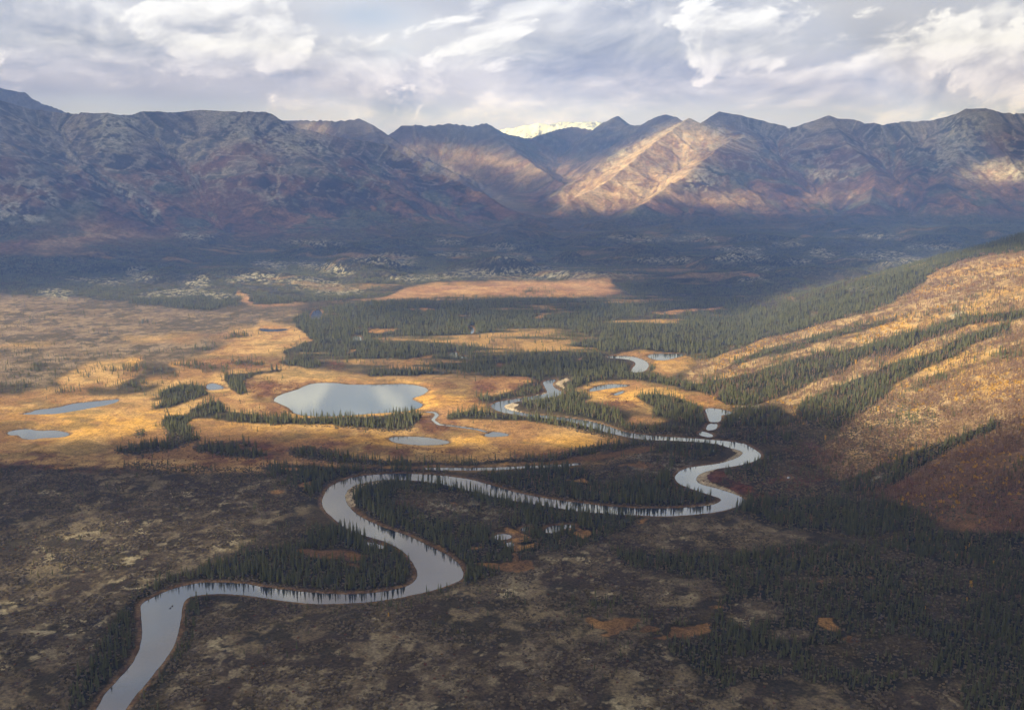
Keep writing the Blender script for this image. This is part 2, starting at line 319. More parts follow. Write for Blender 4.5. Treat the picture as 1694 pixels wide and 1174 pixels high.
for rg in RIDGES:
    pts = [np.array(at(*q)) for q in rg['p']]
    rid = gid[rg['g']]
    for a, b in zip(pts[:-1], pts[1:]):
        seg_apply(a, b, rg['ws'], BODY, 1.22, rid)
        seg_apply(a, b, rg['ws'] + 12, ENV, 1.05)
    sps = spurs_of(rg)
    for q in sps:
        for a, b in zip(q[:-1], q[1:]): seg_apply(a, b, 33, ENV, 1.0)
    if rg['sp'] < 320:
        for q in sps[::2]:
            sub = dict(w=q[:4], sp=rg['sp'] * .7, ws=rg['ws'] + 5)
            for q2 in spurs_of(sub, 1):
                for a, b in zip(q2[:-1], q2[1:]): seg_apply(a, b, 35, ENV, 1.0)
REL = np.array([.42, .6, .8, .62, 0], np.float32)[RID]
MT = np.where(ENV > 0, BODY * (1 - REL) + ENV * REL, BODY * (1 - REL))
MT = np.maximum(MT, 0)
mt_k = np.nonzero(BODY > 1)[0]
x_, y_ = X[mt_k], Y[mt_k]
amp = sstep(5, 260, BODY[mt_k])
# the way water runs: walk every point uphill over a smoothed relief; what is shared along the walk makes ribs and gullies
RX0, RY0, RC = -8200.0, 3000.0, 30.0; rnx, rny = 560, 540
rgx, rgy = np.meshgrid(RX0 + RC * np.arange(rnx), RY0 + RC * np.arange(rny))
def polar_idx(x, y):
    a_ = np.arctan2(x, y); i_ = np.clip(np.interp(a_, azs, np.arange(NA)).round().astype(int), 0, NA - 1)
    kf = np.where(np.abs(a_) < math.radians(30.6), 1 / np.cos(np.minimum(np.abs(a_), 1)), 1 / math.cos(math.radians(30.6)))
    return np.clip(np.interp(np.hypot(x, y) / kf, rr, np.arange(NR)).round().astype(int), 0, NR - 1) * NA + i_
DEM = blur((BODY * .55 + MT * .45)[polar_idx(rgx, rgy)].astype(np.float32), 2)
gyy, gxx = np.gradient(DEM, RC); gl = np.hypot(gxx, gyy) + .02; gxx /= gl; gyy /= gl
def bil(A, x, y):
    u = np.clip((x - RX0) / RC, 0, rnx - 1.01); v = np.clip((y - RY0) / RC, 0, rny - 1.01); i_ = u.astype(int); j_ = v.astype(int); u = (u - i_).astype(np.float32); v = (v - j_).astype(np.float32)
    return A[j_, i_] * (1 - u) * (1 - v) + A[j_, i_ + 1] * u * (1 - v) + A[j_ + 1, i_] * (1 - u) * v + A[j_ + 1, i_ + 1] * u * v
ux, uy = x_.copy(), y_.copy(); MIDX = None
for st in range(26):
    gx1, gy1 = bil(gxx, ux, uy), bil(gyy, ux, uy); ux = ux + gx1 * 26; uy = uy + gy1 * 26
    if st == 7: MIDX, MIDY = ux.copy(), uy.copy()
UX, UY, VX, VY = X.copy(), Y.copy(), X.copy(), Y.copy(); UX[mt_k] = ux; UY[mt_k] = uy; VX[mt_k] = MIDX; VY[mt_k] = MIDY
rib = ridged(ux, uy, 210, 3, 43, .5) - .6; rib2 = ridged(MIDX, MIDY, 150, 3, 45, .5) - .6
crest = 1 - np.exp(-((np.hypot(ux - x_, uy - y_)) / 160) ** 2)
MT[mt_k] += amp * (rib * 34 * crest + rib2 * 24 * np.clip(crest + .1, 0, 1) + (ridged(x_, y_, 260, 4, 41, .5) - .62) * 12 + (fbm(x_, y_, 40, 3, 47) - .5) * 5)
MT = np.maximum(MT, 0)
print('mountains', round(time.time() - T0, 1))

# ---- right hill: a long even flank falling to the left, its foot line curving away behind
def footx(y):
    return np.interp(y, [600, 900, 1150, 1250, 1480, 1810, 2216, 2700, 3000, 3300, 3600, 3900], [1000, 760, 560, 500, 455, 430, 400, 560, 640, 760, 1050, 1500])
hd = X - footx(Y) + (fbm(X, Y, 260, 3, 51) - .5) * 60
gate = 1 - sstep(2950, 4300, Y - 0.22 * np.maximum(X - 700, 0) + (fbm(X, Y, 300, 2, 53) - .5) * 120)
HL = np.where(hd > -120, .275 * (np.sqrt(np.maximum(hd, -200) ** 2 * (hd > 0) + 70 ** 2) - 70 * 1.0), 0)
HL = np.minimum(HL, 620 - 200 * np.exp(-np.maximum(HL, 0) / 600) * 0)
HL = HL * gate
HL = HL * (Y > 0) * sstep(-400, 900, Y)
gul = (ridged(X * .18, Y, 130, 3, 55) - .6) * 14
HL = HL + np.where(HL > 1, gul * sstep(4, 60, HL), 0)
# ---- valley floor
und = (fbm(X, Y, 520, 3, 61) - .45) * 7 + (fbm(X, Y, 90, 3, 67) - .5) * 2.4
knob = np.maximum(0, fbm(X, Y, 330, 3, 71) - .50) * 190 * sstep(3500, 4300, Y) * (1 - sstep(6600, 7800, Y))
knob2 = 46 * np.exp(-((X - 1750) / 700) ** 2 - ((Y - 5300) / 330) ** 2) * (.6 + .8 * fbm(X, Y, 160, 3, 73))
Zv = 1.6 + np.maximum(und + 2.0, 0) * sstep(600, 1500, np.hypot(X, Y)) + knob + knob2 + floorz
# near bench above the river on the photographer's side
bench = sstep(0, 60, 1175 - Y + 90 * np.sin(X / 170) - np.maximum(0, -X) * .35) * 6 * (1 - sstep(500, 650, X))
Zv = Zv + bench + (fbm(X, Y, 28, 2, 79) - .5) * 2.2 * (Y < 1500)

# ---- water bodies: distance to the shore in metres, negative over water
def chaikin(P, n=2):
    P = np.array(P, float)
    for _ in range(n):
        Q = np.roll(P, -1, 0); P = np.stack([P * .75 + Q * .25, P * .25 + Q * .75], 1).reshape(-1, 2)
    return P
def line_poly(pts, wm):
    g = np.array([px2ground(*p) for p in pts]); g2 = []
    for i in range(len(g)):
        t = g[min(i + 1, len(g) - 1)] - g[max(i - 1, 0)]; t /= np.linalg.norm(t); g2.append(np.array([-t[1], t[0]]) * wm / 2)
    g2 = np.array(g2); return np.r_[g + g2, (g - g2)[::-1]]
SD = np.full(N, 999.0, np.float32); WB = {}
def water_sd(name, G):
    x0, y0 = G.min(0) - 60; x1, y1 = G.max(0) + 60
    k = np.nonzero((X > x0) & (X < x1) & (Y > y0) & (Y < y1))[0]; xx, yy = X[k], Y[k]
    d = np.full(k.size, 1e9); A = G; B = np.roll(G, -1, 0)
    for a, b in zip(A, B):
        m = np.nonzero((xx > min(a[0], b[0]) - 60) & (xx < max(a[0], b[0]) + 60) & (yy > min(a[1], b[1]) - 60) & (yy < max(a[1], b[1]) + 60))[0]
        if not m.size: continue
        u, v = xx[m], yy[m]; dx, dy = b - a; t = np.clip(((u - a[0]) * dx + (v - a[1]) * dy) / (dx * dx + dy * dy + 1e-9), 0, 1)
        d[m] = np.minimum(d[m], np.hypot(u - a[0] - t * dx, v - a[1] - t * dy))
    ins = inpoly(G, xx, yy); d = np.where(ins, -d, d).clip(-60, 60)
    SD[k] = np.minimum(SD[k], d); WB[name] = (k, d)
def g_of(P): return np.array([px2ground(*p) for p in P])
water_sd('river', chaikin(g_of(RIVER)))
water_sd('lake', chaikin(g_of(LAKE)))
for i, P in enumerate(PONDS): water_sd('pond%d' % i, chaikin(g_of(P), 1))
water_sd('brook', line_poly(BROOK, 6.0))
# ragged shore
SDn = SD + (fbm(X, Y, 14, 2, 83) - .5) * 3.0 * (SD < 60) * sstep(0, 3, 9 - np.abs(SD)) * .6
SD = np.where(SD < 60, SDn, SD).astype(np.float32)
near_w = sstep(4, 45, SD)
Zb = np.where(SD < 0, np.maximum(-2.6, SD * .35), np.minimum(1.6, SD * .17 + .02))
Z = Zb * (1 - near_w) + (Zv + HL) * near_w
Z = np.maximum(Z, np.where(SD > 3, .3, -9))
MTw = MT * near_w; Z = np.where(MTw > 1, .5 * (Z + MTw + np.sqrt((Z - MTw) ** 2 + 24.0 ** 2)) - 12 * np.exp(-np.abs(MTw - Z) / 30) * (MTw < 40), Z)
print('terrain', round(time.time() - T0, 1))
ZG = Z.reshape(NR, NA)
SDG = SD.reshape(NR, NA)
def gcoord(x, y):
    a = np.arctan2(x, y); kx = np.interp(a, azs, np.arange(NA)); i = np.clip(kx.astype(int), 0, NA - 2)
    kf = np.where(np.abs(a) < math.radians(30.6), 1 / np.cos(np.minimum(np.abs(a), 1)), 1 / math.cos(math.radians(30.6)))
    r_ = np.hypot(x, y) / kf; ky = np.interp(r_, rr, np.arange(NR)); j = np.clip(ky.astype(int), 0, NR - 2)
    return i, kx - i, j, ky - j
def gsample(G, x, y):
    i, u, j, v = gcoord(np.asarray(x, float), np.asarray(y, float))
    return G[j, i] * (1 - u) * (1 - v) + G[j, i + 1] * u * (1 - v) + G[j + 1, i] * (1 - u) * v + G[j + 1, i + 1] * u * v

# ================================================================== what grows where
FOR = raster()                       # spruce density
FP = [
 (.7, [(303,985),(330,983),(335,1000),(330,1030),(318,1070),(296,1110),(262,1150),(232,1200),(200,1200),(222,1160),(262,1108),(288,1068),(298,1030)]),
 (.25, [(400,984),(500,1000),(600,998),(690,984),(760,962),(780,968),(700,992),(600,1008),(480,1008),(400,994)]),
 (.6, [(1200,850),(1232,838),(1260,845),(1240,862)]),
 (.75, [(300,962),(262,985),(238,1004),(238,1030),(240,1056),(222,1098),(180,1140),(150,1174),(60,1174),(120,1120),(170,1060),(205,1000),(225,975),(285,950)]),
 (1, [(285,956),(330,940),(400,915),(480,905),(500,900),(480,885),(520,868),(560,872),(600,885),(640,900),(668,918),(683,932),(688,953),(675,964),(640,973),(560,978),(450,968),(400,960),(330,958)]),
 (.35, [(350,935),(420,890),(480,860),(520,868),(500,900),(400,915)]),
 (.8, [(430,770),(500,765),(570,772),(650,772),(740,775),(740,781),(600,782),(560,792),(535,808),(530,840),(540,855),(520,850),(500,830),(490,800),(430,785)]),
 (.45, [(200,765),(300,770),(430,775),(500,800),(510,830),(440,800),(330,785),(200,775)]),
 (1, [(578,812),(590,803),(620,797),(700,796),(760,803),(800,817),(850,828),(905,837),(960,845),(1010,850),(1060,856),(1050,870),(1000,890),(960,905),(900,915),(850,915),(870,925),(830,948),(800,960),(770,967),(768,945),(752,920),(725,905),(690,885),(640,868),(600,850),(582,835)]),
 (.28, [(660,812),(760,815),(830,838),(870,855),(820,880),(750,868),(690,845),(640,828)]),
 (.8, [(770,784),(830,780),(960,772),(1000,762),(1070,745),(1100,735),(1170,733),(1195,738),(1203,742),(1190,750),(1150,762),(1118,772),(1105,790),(1120,808),(1160,820),(1185,827),(1160,833),(1060,836),(960,827),(880,815),(820,798)]),
 (.35, [(960,775),(1000,762),(1060,750),(1110,752),(1100,780),(1080,800),(990,800)]),
 (1, [(900,812),(1000,812),(1080,815),(1120,806),(1185,826),(1140,836),(1060,837),(960,828)]),
 (.9, [(1214,839),(1235,820),(1306,827),(1412,820),(1519,834),(1536,859),(1554,880),(1501,880),(1448,891),(1395,884),(1342,877),(1289,870),(1253,859)]),
 (.9, [(1010,905),(1060,915),(1200,916),(1306,901),(1448,898),(1536,884),(1607,880),(1694,898),(1694,1174),(1607,1174),(1590,1146),(1607,1128),(1554,1121),(1483,1125),(1466,1142),(1395,1142),(1342,1131.5),(1306,1114),(1253,1121),(1193,1139),(1165,1124),(1129,1093),(1094,1085),(1100,1040),(1170,1020),(1195,985),(1120,948),(1040,942)]),
 (.10, [(1122,955),(1200,958),(1211,979),(1147,1000),(1101,986)]),
 (.10, [(1211,990),(1306,1000),(1292,1022),(1236,1036),(1190,1022)]),
 (.2, [(1271,1043),(1349,1043),(1342,1057),(1278,1064)]),
 (.2, [(1282,951),(1448,955),(1448,965),(1292,962)]),
 (.1, [(1356,1018),(1388,1029),(1395,1047),(1363,1036)]),
 (.25, [(1342,1068),(1501,1050),(1572,1075),(1536,1107),(1413,1117),(1342,1100)]),
 (.2, [(1193,1086),(1335,1093),(1306,1110),(1200,1107)]),
 (.45, [(1448,900),(1560,930),(1600,960),(1600,1050),(1540,1020),(1480,960)]),
 (.5, [(940,990),(1050,985),(1080,1010),(1100,1030),(1165,1020),(1175,1050),(1130,1075),(1095,1070),(1060,1050),(960,1040),(930,1015)]),
 (.75, [(1188,722),(1190,700),(1203,684),(1230,676),(1290,665),(1350,690),(1350,720),(1290,738),(1262,738),(1245,738),(1222,730)]),
 (.6, [(1182,708),(1271,683),(1342,669),(1360,701),(1412,708),(1342,729),(1253,730),(1236,735),(1215,728)]),
 (.7, [(1192,775),(1216,772),(1238,767),(1261,760),(1284,752),(1310,742),(1320,775),(1270,790),(1240,800),(1230,798),(1205,788)]),
 (.25, [(1300,735),(1400,710),(1480,790),(1450,830),(1300,825),(1250,812)]),
 # flank of the right hill
 (.30, [(1150,605),(1342,548),(1500,515),(1640,480),(1694,470),(1694,560),(1560,600),(1480,640),(1330,690),(1200,665)]),
 (.27, [(1330,700),(1480,650),(1560,690),(1500,760),(1400,800),(1300,770)]),
 (.16, [(1480,830),(1694,720),(1694,880),(1560,870)]),
 (.5, [(1100,560),(1200,500),(1400,452),(1600,400),(1694,388),(1694,395),(1500,440),(1400,480),(1250,520),(1165,577)]),
 (1, [(1165,577),(1200,541),(1271,515),(1412,474),(1483,438),(1554,418),(1625,400),(1694,388),(1694,403),(1625,421),(1554,446),(1512,481),(1448,513),(1342,541.6),(1271,559),(1218,577),(1158,598)]),
 (.75, [(1200,605),(1264,577),(1342,556),(1413,538),(1483,524),(1490,531),(1413,552),(1342,573),(1271,591),(1207,609)]),
 (.85, [(1115,641),(1200,627),(1271,609),(1324,591),(1377,577),(1384,584),(1324,602),(1253,627),(1200,648),(1129,648)]),
 (1, [(1182,655),(1253,627),(1306,605),(1377,584),(1448,566),(1519,549),(1590,525),(1694,492),(1694,503),(1607,536),(1536,563),(1483,584),(1430,591),(1395,616),(1342,634),(1306,651),(1253,668),(1200,671)]),
 (1, [(1324,669),(1395,637),(1448,612),(1519,588),(1590,561),(1643,541.6),(1675,532),(1675,545),(1625,566),(1572,591),(1519,614),(1476,636),(1452,668),(1413,696),(1370,710),(1342,704),(1321,683)]),
 (.6, [(1483,644),(1554,616),(1625,591),(1678,570),(1694,559),(1694,570),(1643,598),(1572,630),(1519,651)]),
 (1, [(1380,800),(1448,775),(1519,747),(1572,726),(1625,701),(1653,690),(1653,706),(1607,731),(1554,758),(1501,788),(1466,806),(1395,815)]),
 # middle valley
 (.95, [(937,641),(948,623.5),(998,620),(1051,617),(1104,623.5),(1139,630.5),(1189,648),(1175,655),(1104,636),(1051,628),(980,631),(948,645),(934,648)]),
 (1, [(863,662.5),(891.6,660),(927,654),(948,646.5),(980,653.5),(983.6,659),(955,664),(998,669.5),(1019,680),(1030,701),(1012,700),(969.5,690),(927,683.6),(891.6,680),(867,669.5)]),
 (.85, [(1047,652),(1086,650),(1132,659),(1164,676.6),(1175,698),(1157,710),(1125,705),(1104,691),(1079,685),(1090,676.6),(1054,659)]),
 (.9, [(1020,701),(1069,705),(1125,709),(1157,714),(1154,719),(1104,719),(1033,713)]),
 (.85, [(740,683.6),(789,678),(860,686),(931,693),(1000,714),(1020,724),(966,714),(913,702),(860,695),(789,697),(740,695)]),
 (.85, [(464,744),(506,737),(577,754.6),(648,761.6),(718.6,765),(789,761.6),(860,758),(931,751),(1000,733),(1080,727),(1086,735),(1000,746),(931,761.6),(860,767),(754,770),(648,770),(559,765),(506,758)]),
 (.8, [(311,675),(354,661),(368,662),(378,678),(425,684),(506,691),(612,687),(683,682),(701,683.6),(697,694),(676,712),(648,713.8),(577,706),(506,703),(425,702),(354,695),(312,694),(319,719),(329,728),(304,736),(276,746),(230,752),(198,747.5),(202,740.5),(270,731),(283,714),(265,698),(272,686),(308,683)]),
 (.95, [(315,740.5),(336,733),(400,731.6),(425,740.5),(439,755),(418,758),(354,752),(326,747)]),
 (.7, [(224,713),(244,711),(247,719),(230,723)]),
 (.8, [(241,680),(269,668),(265,648),(301,634),(340,636),(354,652),(319,664),(283,675),(248,682)]),
 (.9, [(365,620),(425,613),(471,609),(471,614.7),(425,620),(400,630.6),(413,649),(393,655),(379,639),(365,628)]),
 (.25, [(0,600),(120,580),(230,590),(300,620),(250,650),(150,660),(80,655),(0,650)]),
 (.95, [(485,526),(513,514),(570,503),(648,496),(754,492.5),(1000,492),(1080,490),(1150,500),(1200,495),(1260,515),(1180,577),(1158,600),(1140,590),(1060,577),(1000,590),(1000,600),(1047,604),(1050,612),(1000,618),(940,622),(896,626),(818,622),(772,619),(697,621),(612,623),(612,616.5),(676,607),(630,606),(584,604),(524,593),(471,592),(467,577.5),(524,563),(492,542)]),
 (.7, [(782,655),(821,650),(856,637.6),(880,628),(897,626),(899,646),(870,655),(838,663),(810,669),(785,666)]),
 # far valley
 (.95, [(0,418),(150,425),(300,440),(390,470),(400,500),(350,515),(250,505),(120,492),(0,478)]),
 (.95, [(390,470),(300,440),(420,410),(640,395),(1000,384),(1694,380),(1400,452),(1200,500),(1060,492),(1019,478),(1015,458),(931,464),(842,462),(718,466),(660,478),(650,490),(570,498),(500,500),(420,505)]),
 (.6, [(0,360),(130,372),(140,392),(0,408)]), (.45, [(130,400),(260,395),(420,400),(600,380),(640,395),(420,412),(300,440),(150,425)]),
 (.5, [(560,350),(640,390),(800,402),(960,398),(1000,385),(900,390),(800,385),(660,360)]),
 (.55, [(900,335),(1000,390),(1150,385),(1694,382),(1694,370),(1500,350),(1300,378),(1100,350),(1000,360),(940,338)]),
]
for d, P in FP: poly(FOR, P, d)
for x, y, rx, ry, v in [(335,576,30,6,.6),(390,557,28,6,.6),(412,600,26,6,.7),(345,608,50,8,.6),(262,582,17,4,.5),(312,594,18,4,.6),(63,607,20,9,.6),(230,532,25,5,.5),(140,515,14,6,.5),
      (205,612,40,9,.5),(20,640,30,8,.6),(110,650,25,6,.5),(215,640,40,9,.5),(150,625,20,6,.5),(450,632,20,8,.4),(265,660,20,7,.7),(500,600,30,10,.8),(20,545,40,4,.4),(885,482,24,3,.8),(1095,556,26,6,.7),(1070,605,15,9,.8),
      (1060,525,40,5,.5),(820,985,40,10,.25),(640,1000,60,8,.25),(100,925,130,40,.12),(90,810,110,30,.22),(300,850,200,50,.06),(860,1060,90,20,.15),(1040,1075,60,15,.3),(740,1045,40,12,.25),(1580,960,60,30,.5)]:
    ell(FOR, x, y, rx, ry, v)
# openings in the woods
OPEN = raster()
for x, y, rx, ry in [(555,918,62,8),(578,938,13,4),(958,797,27,4),(1044,771,22,4),(628,546,20,5),(695,511,16,3),(780,523,20,2.5),(893,523,14,2.5),(910,551,48,2),(750,601,13,2.3),(830,606,16,2.6),(575,580,12,2.6),(978,578,14,2),
      (1010,1028,37,16),(1128,1042,38,11),(968,881,20,5),(842,884,24,8),(840,903,16,5),(925,874,30,6),(843,918,9,5),(862,900,14,5),(780,905,9,3),(762,828,8,3),(840,935,40,10),(1068,864,9,3),(1245,455,30,2),
      (1375,1032,17,9),(1395,1050,9,5),(1180,1000,10,3),(985,1045,14,5),(1080,1056,16,5),(1065,1040,20,7),(1150,1030,14,6),(960,1015,12,5),(655,1058,8,3),(720,905,12,4),(1330,960,14,3),(1440,958,12,3),(300,770,20,3),(515,800,14,5),(480,775,16,4),(360,770,20,5),(470,812,16,4),(110,773,24,4),(1300,791,9,3),(1345,518,8,2),(660,607,30,3),(460,545,40,5)]:
    ell(OPEN, x, y, rx, ry, 1)
for pts, wd_ in [([(626,585),(676,576)],2.5),([(559,535),(612,544)],2.2),([(580,505),(612,510)],2.5),([(560,527),(590,531)],1.8),([(941,566),(994,556)],3),([(902,598),(940,594),(998,590)],2.6),([(662,603),(718,586)],5),([(1090,519),(1200,512)],5),([(820,520),(860,517),(900,515)],1.6),([(600,508),(640,516),(655,528)],1.6),([(1300,650),(1340,668)],3), ([(700,771),(800,771.5),(870,767),(940,760),(1000,750),(1050,743),(1086,740)],5), ([(330,734),(420,742),(480,760),(560,772),(700,772)],5), ([(960,762),(1020,750),(1080,742)],7)]:
    line(OPEN, pts, wd_)
MEAD = raster()
poly(MEAD, [(0,662),(60,652),(200,655),(250,648),(300,620),(280,600),(340,585),(400,560),(430,530),(490,540),(530,565),(480,600),(540,612),(560,615),(612,620),(760,619),(820,622),(880,620),(893,628),(830,650),(800,670),(830,685),(1000,715),(1040,728),(1000,748),(900,765),(600,768),(560,775),(440,783),(330,783),(200,772),(0,757)])
for P in ([(991,535),(1033,531),(1069,538.5),(1154,543),(1154,551),(1090,563),(1061.6,567),(1044,556),(1019,544)], [(1069,519),(1139,521),(1175,510),(1207,510),(1207,522.6),(1139,526)],
          [(1005,586),(1051,579),(1069,575.7),(1150,581),(1150,602),(1125,613),(1104,623),(1076,616),(1076,597),(1044,592)], [(531,498),(612,492),(655,485),(665,478),(718,468),(842,464),(931,466),(1012,460),(1019,471),(1008,478),(1030,482),(998,489),(941,496),(856,492.5),(750,491),(648,496),(570,498)],
          [(950,645),(985,632),(1060,630),(1120,640),(1190,655),(1212,680),(1190,690),(1165,678),(1130,660),(1086,652),(1050,652),(1060,663),(1092,676),(1080,684),(1050,680),(1020,672),(990,662),(955,664),(978,658)], [(1045,688),(1075,688),(1105,695),(1090,702),(1060,700),(1030,702)],
          [(385,483),(440,480),(470,498),(520,500),(430,508),(405,500)], [(0,462),(40,462),(60,476),(30,484),(0,482)], [(150,600),(230,590),(240,612),(190,640),(100,640),(90,630)], [(660,740),(1000,725),(1000,740),(700,760)],
          [(1000,762),(1060,740),(1088,738),(1080,746),(1000,768),(950,772),(880,776),(760,779),(700,778),(700,772),(870,768),(960,764)]):
    poly(MEAD, P, 1, 'max')
for x, y, rx, ry in [(280,560,60,8),(420,555,60,14),(30,570,60,4),(270,628,40,6),(80,690,90,40),(1020,510,30,3),(1300,492,14,3)]: ell(MEAD, x, y, rx, ry, .8, 'max')
RUST = raster()                      # dwarf birch and bog shrubs turned wine red
for x, y, rx, ry in [(575,738,42,9),(650,748,55,9),(725,707,45,10),(880,713,35,7),(850,748,130,8),(780,663,32,6),(800,642,26,8),(440,637,40,9),(460,650,60,5),(740,638,20,4),(690,697,30,6),(940,747,50,4),(1040,668,30,10),(1020,665,20,12),
      (410,745,60,18),(150,770,200,9),(330,760,120,10),(560,748,50,6),(1440,800,90,18),(1300,800,60,22),(1350,755,50,20),(1250,815,40,10),(1100,770,40,6),(700,840,60,10),(60,760,60,10),(460,680,50,5),(410,600,70,8),(560,600,20,10),(870,640,30,10),(1200,650,30,6)]: ell(RUST, x, y, rx, ry, .8)
poly(RUST, [(1185,778),(1205,770),(1235,790),(1260,822),(1245,838),(1225,820),(1195,805),(1165,797),(1165,785)], 1)
GOLD = raster()
for x, y, rx, ry in [(400,712,80,10),(480,718,110,6),(120,705,120,25),(880,640,30,12),(1100,590,45,18),(1020,650,40,16),(960,735,60,12),(780,740,60,10),(600,640,110,8),(1160,665,40,12),(930,728,60,10),(700,660,80,20),(560,690,90,14),(250,600,50,12),(968,881,20,5),(555,918,60,8),(1090,655,60,8),(820,725,90,10),(620,730,60,10),(250,700,60,20)]: ell(GOLD, x, y, rx, ry, 1)
TUN = raster()                       # open tundra with pale lichen
poly(TUN, [(0,775),(200,780),(330,790),(430,790),(490,800),(500,830),(520,850),(470,860),(400,910),(290,950),(230,980),(210,1010),(150,1090),(60,1174),(0,1174)])
poly(TUN, [(310,1010),(420,985),(530,1005),(680,985),(800,965),(860,935),(1000,895),(1060,865),(1190,850),(1290,875),(1340,890),(1300,900),(1100,915),(1020,905),(1050,945),(1180,985),(1100,1040),(1094,1085),(1165,1124),(1250,1120),(1310,1115),(1400,1142),(1470,1140),(1600,1130),(1590,1174),(220,1174),(290,1090)], 1, 'max')
for P in ([(1122,955),(1200,958),(1211,979),(1147,1000),(1101,986)], [(1211,990),(1306,1000),(1292,1022),(1236,1036),(1190,1022)], [(1271,1043),(1349,1043),(1342,1057),(1278,1064)]): poly(TUN, P, 1, 'max')
TAN = raster()                       # leafless shrub plain, upper left
poly(TAN, [(0,482),(120,492),(250,505),(350,515),(420,508),(500,515),(500,550),(420,560),(340,585),(280,600),(150,600),(60,640),(0,655)])
BIR = raster()                       # burnt and leafless birch slopes
poly(BIR, [(1130,620),(1158,598),(1218,577),(1342,541),(1448,513),(1512,481),(1554,446),(1625,418),(1694,400),(1694,880),(1600,880),(1536,860),(1519,834),(1412,812),(1350,760),(1400,700),(1330,700),(1290,665),(1200,672),(1150,640)])
LIC = raster()                       # pale lichen knolls and boulders
for x, y, rx, ry in [(330,466,22,9),(420,460,50,7),(90,486,30,8),(165,465,45,6),(230,448,26,5),(230,458,26,4),(300,485,60,6),(440,435,22,6),(520,440,40,6),(430,462,30,7),(560,450,30,6),(520,470,50,8),(370,490,30,4),(640,430,60,8),(680,434,14,6),(560,480,50,7),(460,440,18,6),
      (700,460,60,6),(850,452,110,8),(980,455,60,6),(1215,412,38,7),(1230,425,50,8),(1310,402,30,6),(1360,420,20,10),(1320,432,16,5),(1430,392,60,4),(1450,422,60,6),(1500,432,50,5),(1540,410,40,6),(1150,395,50,6),(1060,395,50,6),(1260,445,20,3),(1430,478,25,4),(1250,462,22,6),(1590,521,16,6),(1520,527,7,3),(1575,494,10,3),(1345,520,4,2),
      (850,425,30,5),(740,400,30,4),(820,410,40,4),(1100,430,40,4),(760,420,40,5),(1450,790,10,3),(1225,690,10,3),(1240,672,16,4),(520,402,40,5),(320,390,30,6),(1520,440,30,4)]: ell(LIC, x, y, rx, ry, 1)
for x, y, rx, ry in [(1090,765,60,14),(740,840,60,16),(800,850,40,8),(1040,800,30,4)]: ell(LIC, x, y, rx, ry, .55)
SCR = raster()                       # grey scree
for P in ([(0,300),(30,330),(70,360),(78,370),(30,375),(0,380)],[(180,290),(210,310),(240,325),(265,345),(260,372),(245,360),(225,335),(195,320)],[(20,300),(60,295),(95,320),(90,345),(60,335)],[(425,318),(460,322),(480,340),(450,335)],[(640,240),(700,250),(750,275),(790,300),(860,345),(840,340),(780,305),(740,290),(700,285),(690,262)],
          [(1140,192),(1165,215),(1180,240),(1150,230),(1130,205)],[(1010,250),(1060,240),(1075,262),(1030,285),(990,300),(1000,270)],[(1030,290),(1080,300),(1100,320),(1070,322),(1040,305)],[(1150,275),(1190,270),(1195,300),(1170,320),(1120,310)],[(1330,280),(1420,285),(1420,300),(1340,298)],[(1600,270),(1640,262),(1694,285),(1694,295),(1590,300)],[(160,185),(230,190),(220,240),(180,270),(150,250)],[(330,180),(490,205),(560,250),(480,260),(380,230)],[(1560,190),(1640,185),(1600,260),(1540,290)]):
    poly(SCR, P, .8)
PAL = raster()                       # pale tops and grass, also painted bright where sun patches fall
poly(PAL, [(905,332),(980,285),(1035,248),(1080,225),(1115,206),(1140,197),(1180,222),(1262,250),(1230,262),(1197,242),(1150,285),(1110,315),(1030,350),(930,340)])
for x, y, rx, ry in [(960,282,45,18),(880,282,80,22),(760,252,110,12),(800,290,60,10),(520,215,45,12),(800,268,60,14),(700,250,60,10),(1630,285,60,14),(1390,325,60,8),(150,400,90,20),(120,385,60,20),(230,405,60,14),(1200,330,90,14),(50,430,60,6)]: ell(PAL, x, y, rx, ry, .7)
SAND = raster()
for P in ([(570,813),(585,803),(598,799),(620,795.5),(645,793.5),(622,800),(602,806),(590,813),(584,822),(588,836),(578,840),(571,826)], [(530,999),(535,990),(590,984),(652,976),(680,967),(692,955),(688,968),(650,980),(600,982)],
          [(1205,738),(1224,743),(1233,749),(1224,757),(1206,763),(1186,768),(1212,755),(1220,749),(1210,744)], [(1150,790),(1155,784),(1172,777),(1182,777),(1168,787),(1176,798),(1204,808),(1230,822),(1205,815),(1160,803)],
          [(1165,836),(1194,826),(1170,838),(1136,842),(1100,843)], [(827,672),(842,666),(860,668),(850,675),(868,684),(850,684)], [(870,657),(902,650),(908,652),(880,660)], [(924,630),(938,626),(943,629),(930,634),(934,642),(928,640),(918,634)]):
    poly(SAND, P, 1)
BRK = raster()
poly(BRK, [(485,526),(513,514),(570,503),(648,496),(754,492),(1000,492),(1080,490),(1150,500),(1200,495),(1260,515),(1180,577),(1158,600),(1140,590),(1000,590),(1000,600),(818,622),(772,619),(697,621),(612,623),(524,593),(471,592),(467,577),(524,563),(492,542)], 1)
poly(BRK, [(0,418),(150,425),(300,440),(390,470),(560,490),(650,480),(1015,458),(1200,500),(1694,380),(1694,372),(1000,380),(640,392),(420,405),(200,410)], .45, 'max')
poly(BRK, [(770,784),(960,772),(1070,745),(1170,733),(1203,742),(1118,772),(1120,808),(960,800),(820,798)], .4, 'max')
BRK = blur(BRK, 2)
